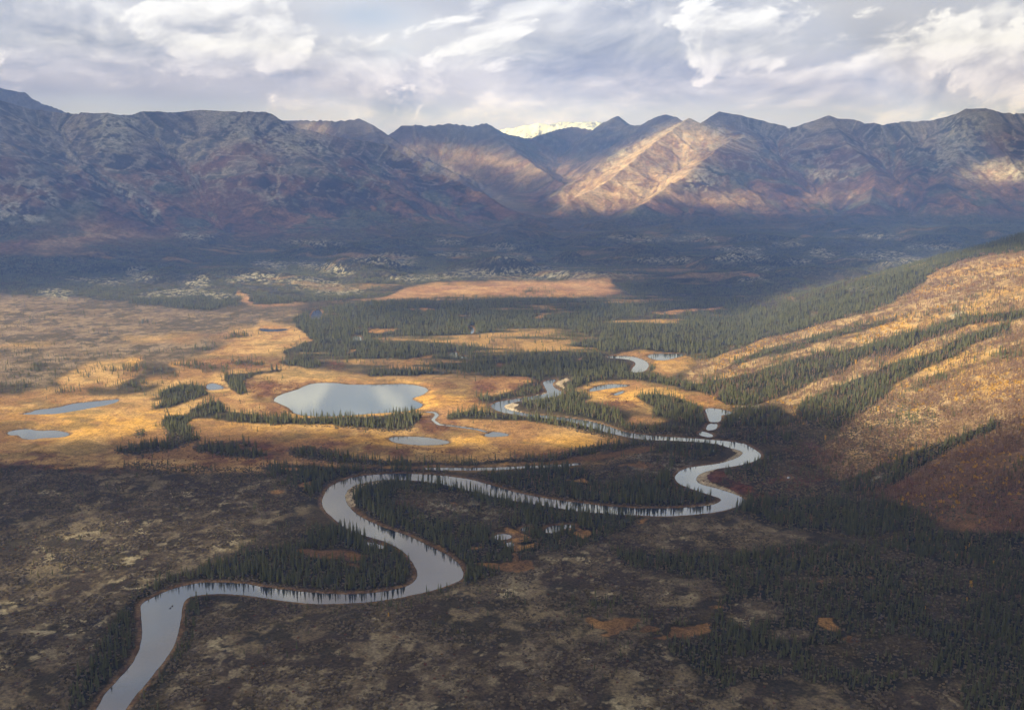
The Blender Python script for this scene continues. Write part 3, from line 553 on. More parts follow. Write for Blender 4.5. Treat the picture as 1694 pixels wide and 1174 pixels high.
FORS = blur(FOR, 5); FOR = blur(FOR, 1); MEAD = blur(MEAD, 1); TUN = blur(TUN, 3); TAN = blur(TAN, 4); BIR = blur(BIR, 2); RUST = blur(RUST, 2); GOLD = blur(GOLD, 4); LIC = blur(LIC, 1); SCR = blur(SCR, 2); OPEN = blur(OPEN, 1); PAL = blur(PAL, 4)

def cover(x, y, z, wa=9.0):
    d = np.hypot(x, y); wv = np.clip(d / 1500, .8, 4) * wa
    wx = (fbm(x, y, 70, 3, 91) - .5) * wv * 2; wy = (fbm(x, y, 70, 3, 95) - .5) * wv * 2
    px, py = w2px(x + wx, y + wy, z)
    return px, py
px, py = cover(X, Y, Z); pxo, pyo = cover(X, Y, Z, 24.0)
def breakup(x, y, px, py):
    b_ = look(BRK, px, py); n_ = fbm(x * .30 + 300, y, 105, 4, 301, .55); m_ = fbm(x * .4, y * 1.1 + 90, 300, 3, 305)
    return b_ * (1 - sstep(.34, .45, n_ * .8 + m_ * .2 + (1 - b_) * .05)), b_ * (1 - sstep(.31, .38, n_ * .8 + m_ * .2))
c_for, c_mead, c_tun, c_tan, c_bir, c_rust, c_gold, c_lic, c_scr, c_pal, c_open, c_sand = [look(R, px, py) for R in (FOR, MEAD, TUN, TAN, BIR, RUST, GOLD, LIC, SCR, PAL, OPEN, SAND)]
spx, spy = w2px(X, Y, Z); c_sand = look(SAND, spx, spy); c_open = look(OPEN, pxo, pyo)
inval = (Y > 400)
mtn = sstep(25, 110, MT)
n1_ = fbm(X, Y, 26, 4, 101, .6); n2_ = fbm(X, Y, 9, 3, 105, .6); n3_ = fbm(X, Y, 140, 4, 109, .55); n4_ = ridged(X, Y, 60, 3, 113)
sw = fbm(X + 60 * n3_, Y - 60 * n1_, 42, 4, 117, .6)
bw = fbm(X + 90 * n3_, Y + 90 * n1_, 150, 5, 119, .55)
def c3(r, g, b): return np.array([r, g, b], np.float32)
def mixc(col, m, c): m = np.clip(m, 0, 1)[:, None]; return col * (1 - m) + (c if getattr(c, 'ndim', 1) == 2 else c[None]) * m
def two(n, a, b, lo=.35, hi=.65): t = sstep(lo, hi, n)[:, None]; return c3(*a)[None] * (1 - t) + c3(*b)[None] * t
col = two(n1_, (.045, .040, .026), (.085, .068, .042))
col = mixc(col, c_tan, mixc(two(sw, (.165, .125, .082), (.265, .205, .14)), sstep(.48, .60, n1_ * .6 + bw * .4), c3(.10, .082, .050)))
tun = two(n1_, (.060, .052, .034), (.22, .18, .115), .42, .60)
tun = mixc(tun, sstep(.52, .62, n2_ * .6 + n1_ * .4) * sstep(.42, .55, n3_), c3(.40, .35, .235)); tun = mixc(tun, sstep(.50, .60, n4_ * .5 + n3_ * .5) * .5, c3(.075, .055, .042))
col = mixc(col, c_tun, tun)
bir = two(sw, (.27, .185, .10), (.45, .325, .175)); bir = mixc(bir, sstep(.52, .68, n1_), c3(.15, .10, .06)); bir = mixc(bir, sstep(.54, .66, n2_ * .3 + n3_ * .7) * .8, c3(.50, .31, .10)); bir = mixc(bir, sstep(1750, 1300, Y) * .8, two(n1_, (.085, .045, .038), (.16, .088, .066)))  # lower flank: red-brown scrub, with cloud shade put into the colour
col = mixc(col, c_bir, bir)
mead = two(bw, (.29, .17, .078), (.50, .33, .145), .38, .60); mead = mixc(mead, c_gold * sstep(.38, .58, bw * .6 + sw * .4), c3(.62, .36, .09)); mead = mixc(mead, sstep(.56, .70, n3_ * .6 + n4_ * .4) * .7, c3(.26, .135, .07))
mead = mixc(mead, sstep(.60, .72, n2_ * .5 + n1_ * .5) * .35, c3(.22, .13, .07)); mead = mixc(mead, sstep(-300, -900, X) * (Y < 2000) * sstep(.45, .6, n3_) * .4, c3(.36, .19, .09))
mead = mixc(mead, sstep(.54, .66, fbm(X * .6, Y, 70, 4, 143, .6)) * .55, c3(.17, .135, .06))
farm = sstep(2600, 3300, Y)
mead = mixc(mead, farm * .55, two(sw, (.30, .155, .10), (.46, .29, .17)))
col = mixc(col, np.maximum(c_mead, 0), mead)
col = mixc(col, c_rust * sstep(.38, .56, n1_ * .6 + n3_ * .4), two(n2_, (.085, .035, .026), (.16, .07, .045)))
col = mixc(col, sstep(.35, .75, c_for), two(n1_, (.030, .030, .018), (.060, .052, .032)))
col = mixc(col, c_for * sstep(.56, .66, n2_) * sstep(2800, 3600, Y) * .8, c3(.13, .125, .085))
col = mixc(col, c_lic * sstep(.48, .58, n1_ * .35 + n2_ * .65), two(n2_, (.20, .20, .14), (.38, .37, .29)))
g1_, g2_ = breakup(X, Y, px, py)
col = mixc(col, g1_ * .9, two(n1_, (.10, .085, .040), (.20, .155, .075))); col = mixc(col, g2_ * .75, two(sw, (.28, .17, .08), (.46, .29, .12)))
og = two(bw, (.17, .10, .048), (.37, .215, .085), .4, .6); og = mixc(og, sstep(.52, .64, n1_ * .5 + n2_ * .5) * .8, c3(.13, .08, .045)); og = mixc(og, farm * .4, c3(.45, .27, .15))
col = mixc(col, sstep(.35, .75, c_open + (n1_ - .5) * .7), og)
# mountains
zz = Z - floorz
gx_ = fbm(X, Y, 600, 4, 121); stre = fbm(VX, VY, 90, 4, 127, .55) * .7 + fbm(X, Y, 50, 3, 128, .6) * .3; st2 = fbm(UX, UY, 130, 3, 133, .55) * .5 + fbm(VX, VY, 200, 4, 134, .5) * .5
fine = fbm(X, Y, 24, 3, 137, .6)
mo = two(gx_ * .4 + stre * .6, (.038, .028, .032), (.125, .072, .062), .42, .58)
mo = mixc(mo, sstep(.50, .60, st2) * .85, two(fine, (.060, .072, .058), (.115, .125, .10)))
mo = mixc(mo, sstep(.52, .62, fbm(VX, VY, 150, 5, 135, .65)) * .8, two(fine, (.13, .078, .058), (.24, .145, .10)))
mo = mixc(mo, sstep(300, 600, zz + 420 * (st2 - .5) + 160 * (n3_ - .5)) * .8, two(stre * .75 + fine * .25, (.075, .078, .085), (.23, .225, .215), .38, .62))
mo = mixc(mo, c_scr * sstep(.42, .54, stre * .5 + fine * .5), two(fine, (.20, .215, .20), (.36, .37, .34)))
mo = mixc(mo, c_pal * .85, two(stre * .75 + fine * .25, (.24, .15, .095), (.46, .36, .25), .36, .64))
mo = mixc(mo, c_for * sstep(.3, .55, n1_ + c_for * .25), two(n2_, (.03, .04, .028), (.055, .06, .04)))
mo = mixc(mo, c_for * sstep(.60, .68, n2_), c3(.16, .16, .12)); mo = mixc(mo, c_lic * sstep(.48, .58, n2_), c3(.30, .30, .25))
mo = mixc(mo, sstep(.70, .80, ridged(VX, VY, 60, 4, 139)) * sstep(120, 400, zz) * .6, c3(.34, .32, .29))
mo = mixc(mo, (RID == 1) * .6 * np.clip(1 - c_pal * 1.4, 0, 1), c3(.055, .045, .050))  # back ranges darkened in the colour, to read bluer through the haze
isn = (RID == 2)
snowm = isn * sstep(.36, .46, n1_ * .5 + fbm(X, Y, 120, 4, 141, .6) * .5)
mo = mixc(mo, snowm, c3(.66, .76, .92))  # snow tinted blue in the colour to offset the warm haze
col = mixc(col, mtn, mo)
# wet margin and bars along the water
sdc = SD + (n2_ - .5) * 5
bank = (1 - sstep(3, 8.5, sdc)) * (SD < 30)
col = mixc(col, bank * .9, two(n2_, (.14, .088, .052), (.25, .165, .10)))
col = mixc(col, sstep(.4, .6, c_sand) * (SD < 40), two(n2_, (.34, .28, .205), (.50, .43, .33)))
col = mixc(col, (SD < .4) * 1.0, c3(.035, .04, .04))
col = np.clip(col, .008, .9)
print('cover', round(time.time() - T0, 1))

# ---- ground meshes: one sheet, its faces shared out between the valley and the ranges
def ground_mat(name, fine, amp, bump):
    m = bpy.data.materials.new(name); m.use_nodes = True; q = NT(m.node_tree); bs = q.n['Principled BSDF']
    at_ = q.new('ShaderNodeAttribute', attribute_name='tint'); tcg = q.new('ShaderNodeTexCoord'); o = tcg.outputs['Object']
    f1 = q.noise(o, fine, 3, .65); f2_ = q.noise(o, fine * .23, 3, .6)
    k = q.m('ADD', q.ramp(f1, .3, .7, 1 - amp, 1 + amp), q.ramp(f2_, .3, .7, -amp * .5, amp * .5))
    cc = q.new('ShaderNodeCombineXYZ'); [q.put(cc.inputs[i], k) for i in range(3)]
    q.l.new(q.mix(1.0, at_.outputs['Color'], cc.outputs[0], 'MULTIPLY'), bs.inputs['Base Color'])
    bs.inputs['Roughness'].default_value = .95; bs.inputs['Specular IOR Level'].default_value = .12
    b = q.new('ShaderNodeBump'); b.inputs['Distance'].default_value = bump; b.inputs['Strength'].default_value = .8
    q.put(b.inputs['Height'], q.m('ADD', f1, f2_)); q.l.new(b.outputs[0], bs.inputs['Normal'])
    return m
M_GR = ground_mat('tundra_ground', .35, .38, 1.6); M_MT = ground_mat('mountain_rock', .06, .30, 4.0)
ids = np.arange(N).reshape(NR, NA)
Qa = np.stack([ids[:-1, :-1], ids[:-1, 1:], ids[1:, 1:], ids[1:, :-1]], -1)
cls = np.zeros(N, np.int8); cls[(MT > 14)] = (RID[MT > 14] + 1)
cls[(HL > 12) & (cls == 0)] = 5
cls = cls.reshape(NR, NA)[:-1, :-1]
def sub_mesh(name, faces, mat, Zs, smooth=True):
    used, inv = np.unique(faces, return_inverse=True); me = bpy.data.meshes.new(name); nv, nf = used.size, faces.shape[0]
    me.vertices.add(nv); co = np.stack([X[used], Y[used], Zs[used]], 1).astype(np.float32); me.vertices.foreach_set('co', co.ravel())
    me.loops.add(nf * 4); me.loops.foreach_set('vertex_index', inv.astype(np.int32).ravel())
    me.polygons.add(nf); me.polygons.foreach_set('loop_start', np.arange(0, nf * 4, 4, dtype=np.int32)); me.polygons.foreach_set('loop_total', np.full(nf, 4, np.int32))
    me.polygons.foreach_set('use_smooth', np.full(nf, smooth))
    me.materials.append(mat); me.update(calc_edges=True)
    return me, used
def structure(name, faces, mat):
    me, used = sub_mesh(name, faces, mat, Z)
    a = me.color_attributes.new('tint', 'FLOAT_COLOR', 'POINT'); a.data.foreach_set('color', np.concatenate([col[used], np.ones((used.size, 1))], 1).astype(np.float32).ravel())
    o = bpy.data.objects.new(name, me); C.objects.link(o); o['kind'] = 'structure'; return o
for nm, k, mt_ in (('ground', 0, M_GR), ('mountains_left', 1, M_MT), ('mountains_behind', 2, M_MT), ('mountains_snowy', 3, M_MT), ('mountains_right', 4, M_MT), ('hill', 5, M_GR)):
    fs = Qa[cls == k]
    if len(fs): structure(nm, fs.reshape(-1, 4), mt_)

# ---- water
mw = bpy.data.materials.new('still_water'); mw.use_nodes = True; q = NT(mw.node_tree); q.n.clear()
mo_ = q.new('ShaderNodeOutputMaterial'); gl = q.new('ShaderNodeBsdfGlossy'); gl.inputs['Color'].default_value = (.93, .95, 1, 1); gl.inputs['Roughness'].default_value = .02
df = q.new('ShaderNodeBsdfDiffuse'); df.inputs['Color'].default_value = (.03, .04, .055, 1)
fr = q.new('ShaderNodeFresnel'); fr.inputs['IOR'].default_value = 2.3
o = q.new('ShaderNodeTexCoord').outputs['Object']
mp = q.new('ShaderNodeMapping'); q.l.new(o, mp.inputs[0]); mp.inputs['Scale'].default_value = (.25, .6, 1)
b = q.new('ShaderNodeBump'); b.inputs['Strength'].default_value = .05; b.inputs['Distance'].default_value = .25; q.put(b.inputs['Height'], q.noise(mp.outputs[0], 1.0, 3, .5))
q.l.new(b.outputs[0], gl.inputs['Normal'])
mx = q.new('ShaderNodeMixShader'); q.put(mx.inputs[0], q.m('MULTIPLY_ADD', fr.outputs[0], 1.0, .22, clamp=True)); q.l.new(df.outputs[0], mx.inputs[1]); q.l.new(gl.outputs[0], mx.inputs[2]); q.l.new(mx.outputs[0], mo_.inputs[0])
Z0 = np.zeros(N); fs = Qa.reshape(-1, 4)
names = {'river': 'river', 'lake': 'lake', 'brook': 'stream'}
for nm, (k, d) in WB.items():
    flag = np.zeros(N, bool); flag[k[d < 5.0]] = True
    sel = fs[flag[fs].any(1)]
    if not len(sel): continue
    me, used = sub_mesh(nm, sel, mw, Z0)
    o = bpy.data.objects.new(names.get(nm, 'pond'), me); C.objects.link(o); o['kind'] = 'structure'

# ================================================================== clouds: a broken deck whose gaps let the sun through
LIT = raster(); poly(LIT, [(0,0),(1694,0),(1694,400),(0,400)], .31); poly(LIT, [(0,400),(1694,400),(1694,1174),(0,1174)], .22)
poly(LIT, [(0,490),(120,472),(300,462),(420,440),(560,436),(720,446),(800,458),(1000,456),(1030,470),(1060,500),(1200,515),(1330,468),(1500,423),(1694,380),(1694,688),(1630,705),(1570,735),(1520,768),(1460,770),(1400,720),(1330,700),(1200,680),(1150,690),(1020,716),(1010,742),(900,752),(600,742),(470,722),(330,722),(200,738),(0,738)], 1.0)
poly(LIT, [(600,600),(700,590),(1000,596),(1010,606),(900,618),(640,620)], .45)
poly(LIT, [(620,500),(1000,494),(1000,520),(800,515),(640,520)], .5)
ell(LIT, 50, 930, 200, 60, 1.0); ell(LIT, 300, 875, 170, 40, .5); ell(LIT, 180, 890, 90, 30, .7)
poly(LIT, [(905,335),(1030,240),(1128,196),(1150,212),(1200,215),(1275,245),(1250,262),(1222,244),(1197,238),(1160,262),(1150,290),(1190,318),(1300,318),(1420,325),(1420,345),(1200,330),(1080,345),(1000,350),(930,345)], 1)
ell(LIT, 1090, 270, 34, 7, .25); ell(LIT, 1235, 262, 40, 16, .2)
ell(LIT, 1650, 288, 75, 17, 1); ell(LIT, 1380, 290, 60, 9, .8); ell(LIT, 1400, 325, 110, 10, .85); ell(LIT, 1210, 325, 120, 16, .85); ell(LIT, 1490, 388, 70, 5, .8); ell(LIT, 990, 385, 70, 5, .5)
poly(LIT, [(640,235),(760,243),(800,252),(870,262),(940,280),(965,290),(940,300),(850,282),(780,262),(700,250)], 1)
ell(LIT, 525, 214, 40, 8, .8); ell(LIT, 745, 268, 45, 7, .6); ell(LIT, 120, 200, 160, 16, .3); ell(LIT, 150, 400, 80, 22, .25)
ell(LIT, 920, 206, 140, 16, .3)
poly(LIT, [(640,236),(760,288),(860,343),(905,368),(850,356),(760,315),(650,262)], .75)
LIT = blur(LIT, 5)
CZ = 2650.0
cx = np.arange(-15500, 9001, 55.0); cy = np.arange(-7500, 12001, 55.0); CX, CY = np.meshgrid(cx, cy); cxs, cys = CX.ravel(), CY.ravel()
zg = np.zeros(cxs.size)
for _ in range(9):
    t = (CZ - zg) / SUN_DIR[2]; gx, gy = cxs - SUN_DIR[0] * t, cys - SUN_DIR[1] * t
    zn = gsample(ZG, gx, np.maximum(gy, 1)); zg = zg * .4 + np.where(gy > 0, zn, 0) * .6
lx, ly = w2px(gx, gy, zg)
infr = (gy > 650) & (lx > -150) & (lx < 1850)
lit = np.where(infr, look(LIT, lx, ly), .2)
broken = sstep(.50, .62, fbm(cxs, cys, 2600, 4, 151))
side = np.clip(np.maximum(np.maximum(-lx, lx - 1694) / 500, (650 - gy) / 900), 0, 1); side = np.where(gy > 50, side, 1)
lit = np.maximum(lit, side * broken * .8)
tex = fbm(cxs, cys, 420, 4, 155, .55)
lit = np.clip(lit + (tex - .5) * 1.1 * lit * (1 - lit) * 4 * .6, 0, 1)
dens = 1 - lit
edge = np.minimum.reduce([cxs - cx[0], cx[-1] - cxs, cys - cy[0], cy[-1] - cys]) / 1800
dens *= sstep(0, 1, edge + (tex - .5))
dens = np.where(dens > .02, dens, 0)
nY, nX = CX.shape; cid = np.arange(nX * nY).reshape(nY, nX)
cq = np.stack([cid[:-1, :-1], cid[:-1, 1:], cid[1:, 1:], cid[1:, :-1]], -1).reshape(-1, 4); cq = cq[(dens[cq] > 0).any(1)]
bump_ = fbm(cxs, cys, 700, 5, 161, .55)
low = CZ - 12 - dens * (8 + 40 * bump_); top = CZ + 12 + dens * (30 + 130 * bump_)
me = bpy.data.meshes.new('clouds'); nv = cxs.size
co = np.concatenate([np.stack([cxs, cys, low], 1), np.stack([cxs, cys, top], 1)]).astype(np.float32)
ff = np.concatenate([cq[:, ::-1], cq + nv])
used, inv = np.unique(ff, return_inverse=True)
me.vertices.add(used.size); me.vertices.foreach_set('co', co[used].ravel()); me.loops.add(ff.size); me.loops.foreach_set('vertex_index', inv.astype(np.int32).ravel())
me.polygons.add(len(ff)); me.polygons.foreach_set('loop_start', np.arange(0, ff.size, 4, dtype=np.int32)); me.polygons.foreach_set('loop_total', np.full(len(ff), 4, np.int32)); me.polygons.foreach_set('use_smooth', np.ones(len(ff), bool))
a = me.attributes.new('thickness', 'FLOAT', 'POINT'); a.data.foreach_set('value', np.r_[dens, dens][used].astype(np.float32)); me.update(calc_edges=True)
mc = bpy.data.materials.new('cloud_vapour'); mc.use_nodes = True; q = NT(mc.node_tree); q.n.clear()
om = q.new('ShaderNodeOutputMaterial'); tr = q.new('ShaderNodeBsdfTransparent'); tl = q.new('ShaderNodeBsdfTranslucent'); tl.inputs[0].default_value = (.46, .44, .42, 1)
dd = q.new('ShaderNodeBsdfDiffuse'); dd.inputs[0].default_value = (.6, .62, .68, 1)
ad = q.new('ShaderNodeMixShader'); ad.inputs[0].default_value = .35; q.l.new(tl.outputs[0], ad.inputs[1]); q.l.new(dd.outputs[0], ad.inputs[2])
at_ = q.new('ShaderNodeAttribute', attribute_name='thickness'); o = q.new('ShaderNodeTexCoord').outputs['Object']
fac = q.m('MULTIPLY', at_.outputs['Fac'], q.ramp(q.noise(o, .004, 4, .6), .2, .6, .80, 1.0)); fac = q.m('MULTIPLY', fac, .93, clamp=True)
mx = q.new('ShaderNodeMixShader'); q.l.new(fac, mx.inputs[0]); q.l.new(tr.outputs[0], mx.inputs[1]); q.l.new(ad.outputs[0], mx.inputs[2]); q.l.new(mx.outputs[0], om.inputs[0])
me.materials.append(mc)
o = bpy.data.objects.new('clouds', me); C.objects.link(o); o['kind'] = 'stuff'

# ---- haze
import bmesh
bm = bmesh.new(); bmesh.ops.create_cube(bm, size=1)
zt = float(Z.max()) + 30; zb = float(Z.min()) - 1.5
for v in bm.verts: v.co = (v.co.x * 38000, 7500 + v.co.y * 27000, zb if v.co.z < 0 else zt)
me = bpy.data.meshes.new('haze'); bm.to_mesh(me); bm.free()
mh = bpy.data.materials.new('blue_air'); mh.use_nodes = True; q = NT(mh.node_tree); q.n.clear()
om = q.new('ShaderNodeOutputMaterial'); pv = q.new('ShaderNodeVolumePrincipled')
pv.inputs['Color'].default_value = (.18, .36, 1.0, 1); pv.inputs['Absorption Color'].default_value = (1, 1, 1, 1); pv.inputs['Density'].default_value = 9.0e-5; pv.inputs['Anisotropy'].default_value = 0.0
q.l.new(pv.outputs[0], om.inputs['Volume']); me.materials.append(mh)
HAZE = bpy.data.objects.new('haze', me); C.objects.link(HAZE); HAZE['kind'] = 'stuff'
print('setting', zt, round(time.time() - T0, 1))

# ================================================================== vegetation
def mesh_from(name, V, Fc, mats, midx=None):
    me = bpy.data.meshes.new(name); me.from_pydata([tuple(v) for v in V], [], Fc); [me.materials.append(m) for m in mats]
    if midx is not None: me.polygons.foreach_set('material_index', midx)
    me.update(); return me
def leaf_mat(name, a, b, hue=0.0, rough=.8):
    m = bpy.data.materials.new(name); m.use_nodes = True; q = NT(m.node_tree); bs = q.n['Principled BSDF']
    oi = q.new('ShaderNodeObjectInfo'); o = q.new('ShaderNodeTexCoord').outputs['Object']
    f_ = q.noise(o, 1.3, 2, .6)
    c_ = q.mix(q.m('ADD', q.m('MULTIPLY', oi.outputs['Random'], .65), q.m('MULTIPLY', f_, .5), clamp=True), a, b)
    q.l.new(c_, bs.inputs['Base Color']); bs.inputs['Roughness'].default_value = rough; bs.inputs['Specular IOR Level'].default_value = .15
    return m
M_SP = leaf_mat('spruce_needles', (.042, .054, .026), (.155, .160, .075)); M_BK = leaf_mat('spruce_bark', (.09, .07, .055), (.16, .13, .10))
M_PB = leaf_mat('pale_bark', (.30, .26, .21), (.55, .50, .43)); M_TW = leaf_mat('bare_twigs', (.15, .085, .06), (.34, .22, .15))
M_YL = leaf_mat('yellow_leaves', (.42, .24, .04), (.72, .44, .07)); M_SH = leaf_mat('shrub_twigs', (.035, .031, .023), (.22, .18, .125)); M_SR = leaf_mat('red_shrub_leaves', (.09, .04, .03), (.17, .085, .05))

def spruce(seed, H=10.0, R=1.4, tiers=10, sp=8, lean=0.0):
    r_ = np.random.default_rng(seed); V, Fc = [], []
    def ring(z0, z1, rad, n):
        b0 = len(V); V.append((lean * z0, 0, z0)); ph = r_.uniform(0, 6.28)
        for k in range(n * 2):
            a_ = ph + math.pi * k / n; rd = rad * (r_.uniform(.85, 1.2) if k % 2 == 0 else r_.uniform(.45, .62)); zz_ = z1 + (0 if k % 2 == 0 else (z0 - z1) * .35) + r_.uniform(-.1, .1)
            V.append((lean * z1 + rd * math.cos(a_), rd * math.sin(a_), zz_))
        for k in range(n * 2): Fc.append((b0, b0 + 1 + k, b0 + 1 + (k + 1) % (n * 2)))
    for i in range(tiers):
        t = i / tiers; z1 = H * (.05 + .90 * t ** 1.02); rad = R * ((1 - t) ** .8 * .92 + .10) * r_.uniform(.78, 1.15) * (0.8 if i == 0 else 1)
        ring(z1 + H * (.13 if i else .16), z1, rad, max(5, int(sp * (1 - t * .4))))
    b0 = len(V); V.extend([(lean * H, 0, H * 1.02), (.10, 0, H * .9), (-.06, .09, H * .9), (-.06, -.09, H * .9)]); Fc.extend([(b0, b0 + 1, b0 + 2), (b0, b0 + 2, b0 + 3), (b0, b0 + 3, b0 + 1)])
    return V, Fc
def tube(V, Fc, a, b, ra, rb, n=5):
    a, b = np.array(a, float), np.array(b, float); d = b - a; d /= np.linalg.norm(d); u = np.cross(d, (0, 0, 1) if abs(d[2]) < .9 else (1, 0, 0)); u /= np.linalg.norm(u); v = np.cross(d, u); b0 = len(V)
    for p, r_ in ((a, ra), (b, rb)):
        for k in range(n): t = 2 * math.pi * k / n; V.append(tuple(p + (u * math.cos(t) + v * math.sin(t)) * r_))
    for k in range(n): Fc.append((b0 + k, b0 + (k + 1) % n, b0 + n + (k + 1) % n, b0 + n + k))
    Fc.append(tuple(b0 + k for k in range(n))[::-1]); Fc.append(tuple(b0 + n + k for k in range(n)))
def spruce_trunk(H): V, Fc = [], []; tube(V, Fc, (0, 0, -.6), (0, 0, H * .55), .17, .09); tube(V, Fc, (0, 0, H * .55), (0, 0, H * .93), .09, .03); return V, Fc
def birch_trunk(seed, H=9.0):
    r_ = np.random.default_rng(seed); V, Fc = [], []; p = np.array([0, 0, -.4]); rad = .11; lim = []
    for k in range(4):
        q_ = p + np.array([r_.normal(0, .16), r_.normal(0, .16), (H + .4) / 4]); tube(V, Fc, p, q_, rad, rad * .72); rad *= .72
        if k > 0:
            for _ in range(3):
                a_ = r_.uniform(0, 6.28); e_ = p + (q_ - p) * r_.random() ; tip = e_ + np.array([math.cos(a_) * .75, math.sin(a_) * .75, 1.3]) * r_.uniform(.6, 1.1); tube(V, Fc, e_, tip, rad * .5, .015, 3); lim.append(tip)
        p = q_
    lim.append(p); return V, Fc, lim
def tufts(lim, seed, n, size, spread):
    r_ = np.random.default_rng(seed); V, Fc = [], []
    for l_ in lim:
        for _ in range(n):
            c_ = np.array(l_) + r_.normal(0, spread, 3) * (1, 1, 1.2); u = r_.normal(0, 1, 3); u[2] = abs(u[2]) * 1.6 + .6; u /= np.linalg.norm(u); v = np.cross(u, r_.normal(0, 1, 3)); v /= np.linalg.norm(v); b0 = len(V)
            V.extend([tuple(c_ - u * size), tuple(c_ + v * size * .42), tuple(c_ + u * size), tuple(c_ - v * size * .42)]); Fc.append((b0, b0 + 1, b0 + 2, b0 + 3))
    return V, Fc
def shrub(seed, R=1.5, Hh=1.1):
    r_ = np.random.default_rng(seed); V, Fc = [], []
    for _ in range(9):
        a_ = r_.uniform(0, 6.28); d = R * math.sqrt(r_.random()) * .75; c_ = (d * math.cos(a_), d * math.sin(a_), 0); b0 = len(V); s_ = r_.uniform(.45, .9); hh = Hh * r_.uniform(.6, 1.15)
        V.append((c_[0] + r_.normal(0, .15), c_[1] + r_.normal(0, .15), hh))
        for k in range(6): t = k * 1.047 + r_.uniform(-.3, .3); q_ = s_ * r_.uniform(.7, 1.2); V.append((c_[0] + q_ * math.cos(t), c_[1] + q_ * math.sin(t), hh * r_.uniform(.45, .75)))
        for k in range(6): t = k * 1.047; V.append((c_[0] + s_ * .8 * math.cos(t), c_[1] + s_ * .8 * math.sin(t), -.3))
        for k in range(6): Fc.append((b0, b0 + 1 + k, b0 + 1 + (k + 1) % 6)); Fc.append((b0 + 1 + k, b0 + 7 + k, b0 + 7 + (k + 1) % 6, b0 + 1 + (k + 1) % 6))
    return V, Fc
SPC = [mesh_from('crown', *spruce(11, 10, 1.4), [M_SP]), mesh_from('crown', *spruce(12, 10, 1.2, 11, 7), [M_SP]), mesh_from('crown', *spruce(13, 10, 1.7, 9, 9, .01), [M_SP]), mesh_from('crown', *spruce(14, 10, 1.0, 12, 6, -.012), [M_SP])]
SPT = mesh_from('trunk', *spruce_trunk(10), [M_BK])
BTR = [birch_trunk(s_) for s_ in (21, 22, 23)]
BTM = [mesh_from('trunk', b_[0], b_[1], [M_PB]) for b_ in BTR]
BTC = [mesh_from('twigs', *tufts(b_[2], 31 + i, 9, .55, .34), [M_TW]) for i, b_ in enumerate(BTR)]
YTR = birch_trunk(41, 8.0); YTM = mesh_from('trunk', YTR[0], YTR[1], [M_PB]); YTC = mesh_from('crown', *tufts(YTR[2], 42, 26, .42, .62), [M_YL])

def merged(name, parts):
    V, Fc, MI, mats = [], [], [], []
    for me_, (ox, oy, oz, s_) in parts:
        b0 = len(V); V.extend([(v.co.x * s_ + ox, v.co.y * s_ + oy, v.co.z * s_ + oz) for v in me_.vertices])
        m_ = me_.materials[0]
        if m_ not in mats: mats.append(m_)
        for p in me_.polygons: Fc.append(tuple(b0 + i for i in p.vertices)); MI.append(mats.index(m_))
    return bpy.data.objects.new(name, mesh_from(name, V, Fc, mats, MI))
P_SP = [merged('single_spruce', [(m_, (0, 0, 0, 1)), (SPT, (0, 0, 0, 1))]) for m_ in SPC]
LOW = [mesh_from('far_crown', *spruce(50 + i, 10, 1.5, 5, 4), [M_SP]) for i in range(3)]
r2 = np.random.default_rng(77)
def clump(n, R): return [(LOW[r2.integers(3)], (r2.uniform(-R, R), r2.uniform(-R, R), -1, r2.uniform(.55, 1.15))) for _ in range(n)]
P_CL = [merged('spruce_clump', clump(8, 9)) for _ in range(4)]
P_BI = [merged('bare_birch', [(BTM[i], (0, 0, 0, 1)), (BTC[i], (0, 0, 0, 1))]) for i in range(3)]
P_BC = [merged('birch_clump', [(BTC[r2.integers(3)], (r2.uniform(-7, 7), r2.uniform(-7, 7), 0, r2.uniform(.6, 1))) for _ in range(5)] + [(BTM[r2.integers(3)], (r2.uniform(-7, 7), r2.uniform(-7, 7), 0, r2.uniform(.6, 1))) for _ in range(5)]) for _ in range(2)]
SHM = [mesh_from('shrub', *shrub(60 + i), [M_SH]) for i in range(3)]; SRM = [mesh_from('red_shrub', *shrub(70 + i), [M_SR]) for i in range(2)]
P_SH = [bpy.data.objects.new('low_shrub', m_) for m_ in SHM]; P_SR = [bpy.data.objects.new('low_red_shrub', m_) for m_ in SRM]
YSM = mesh_from('yellow_shrub', *tufts([(0, 0, .8), (.5, .2, .9), (-.4, .3, .7)], 81, 14, .5, .5), [M_YL]); P_YS = [bpy.data.objects.new('low_yellow_shrub', YSM)]

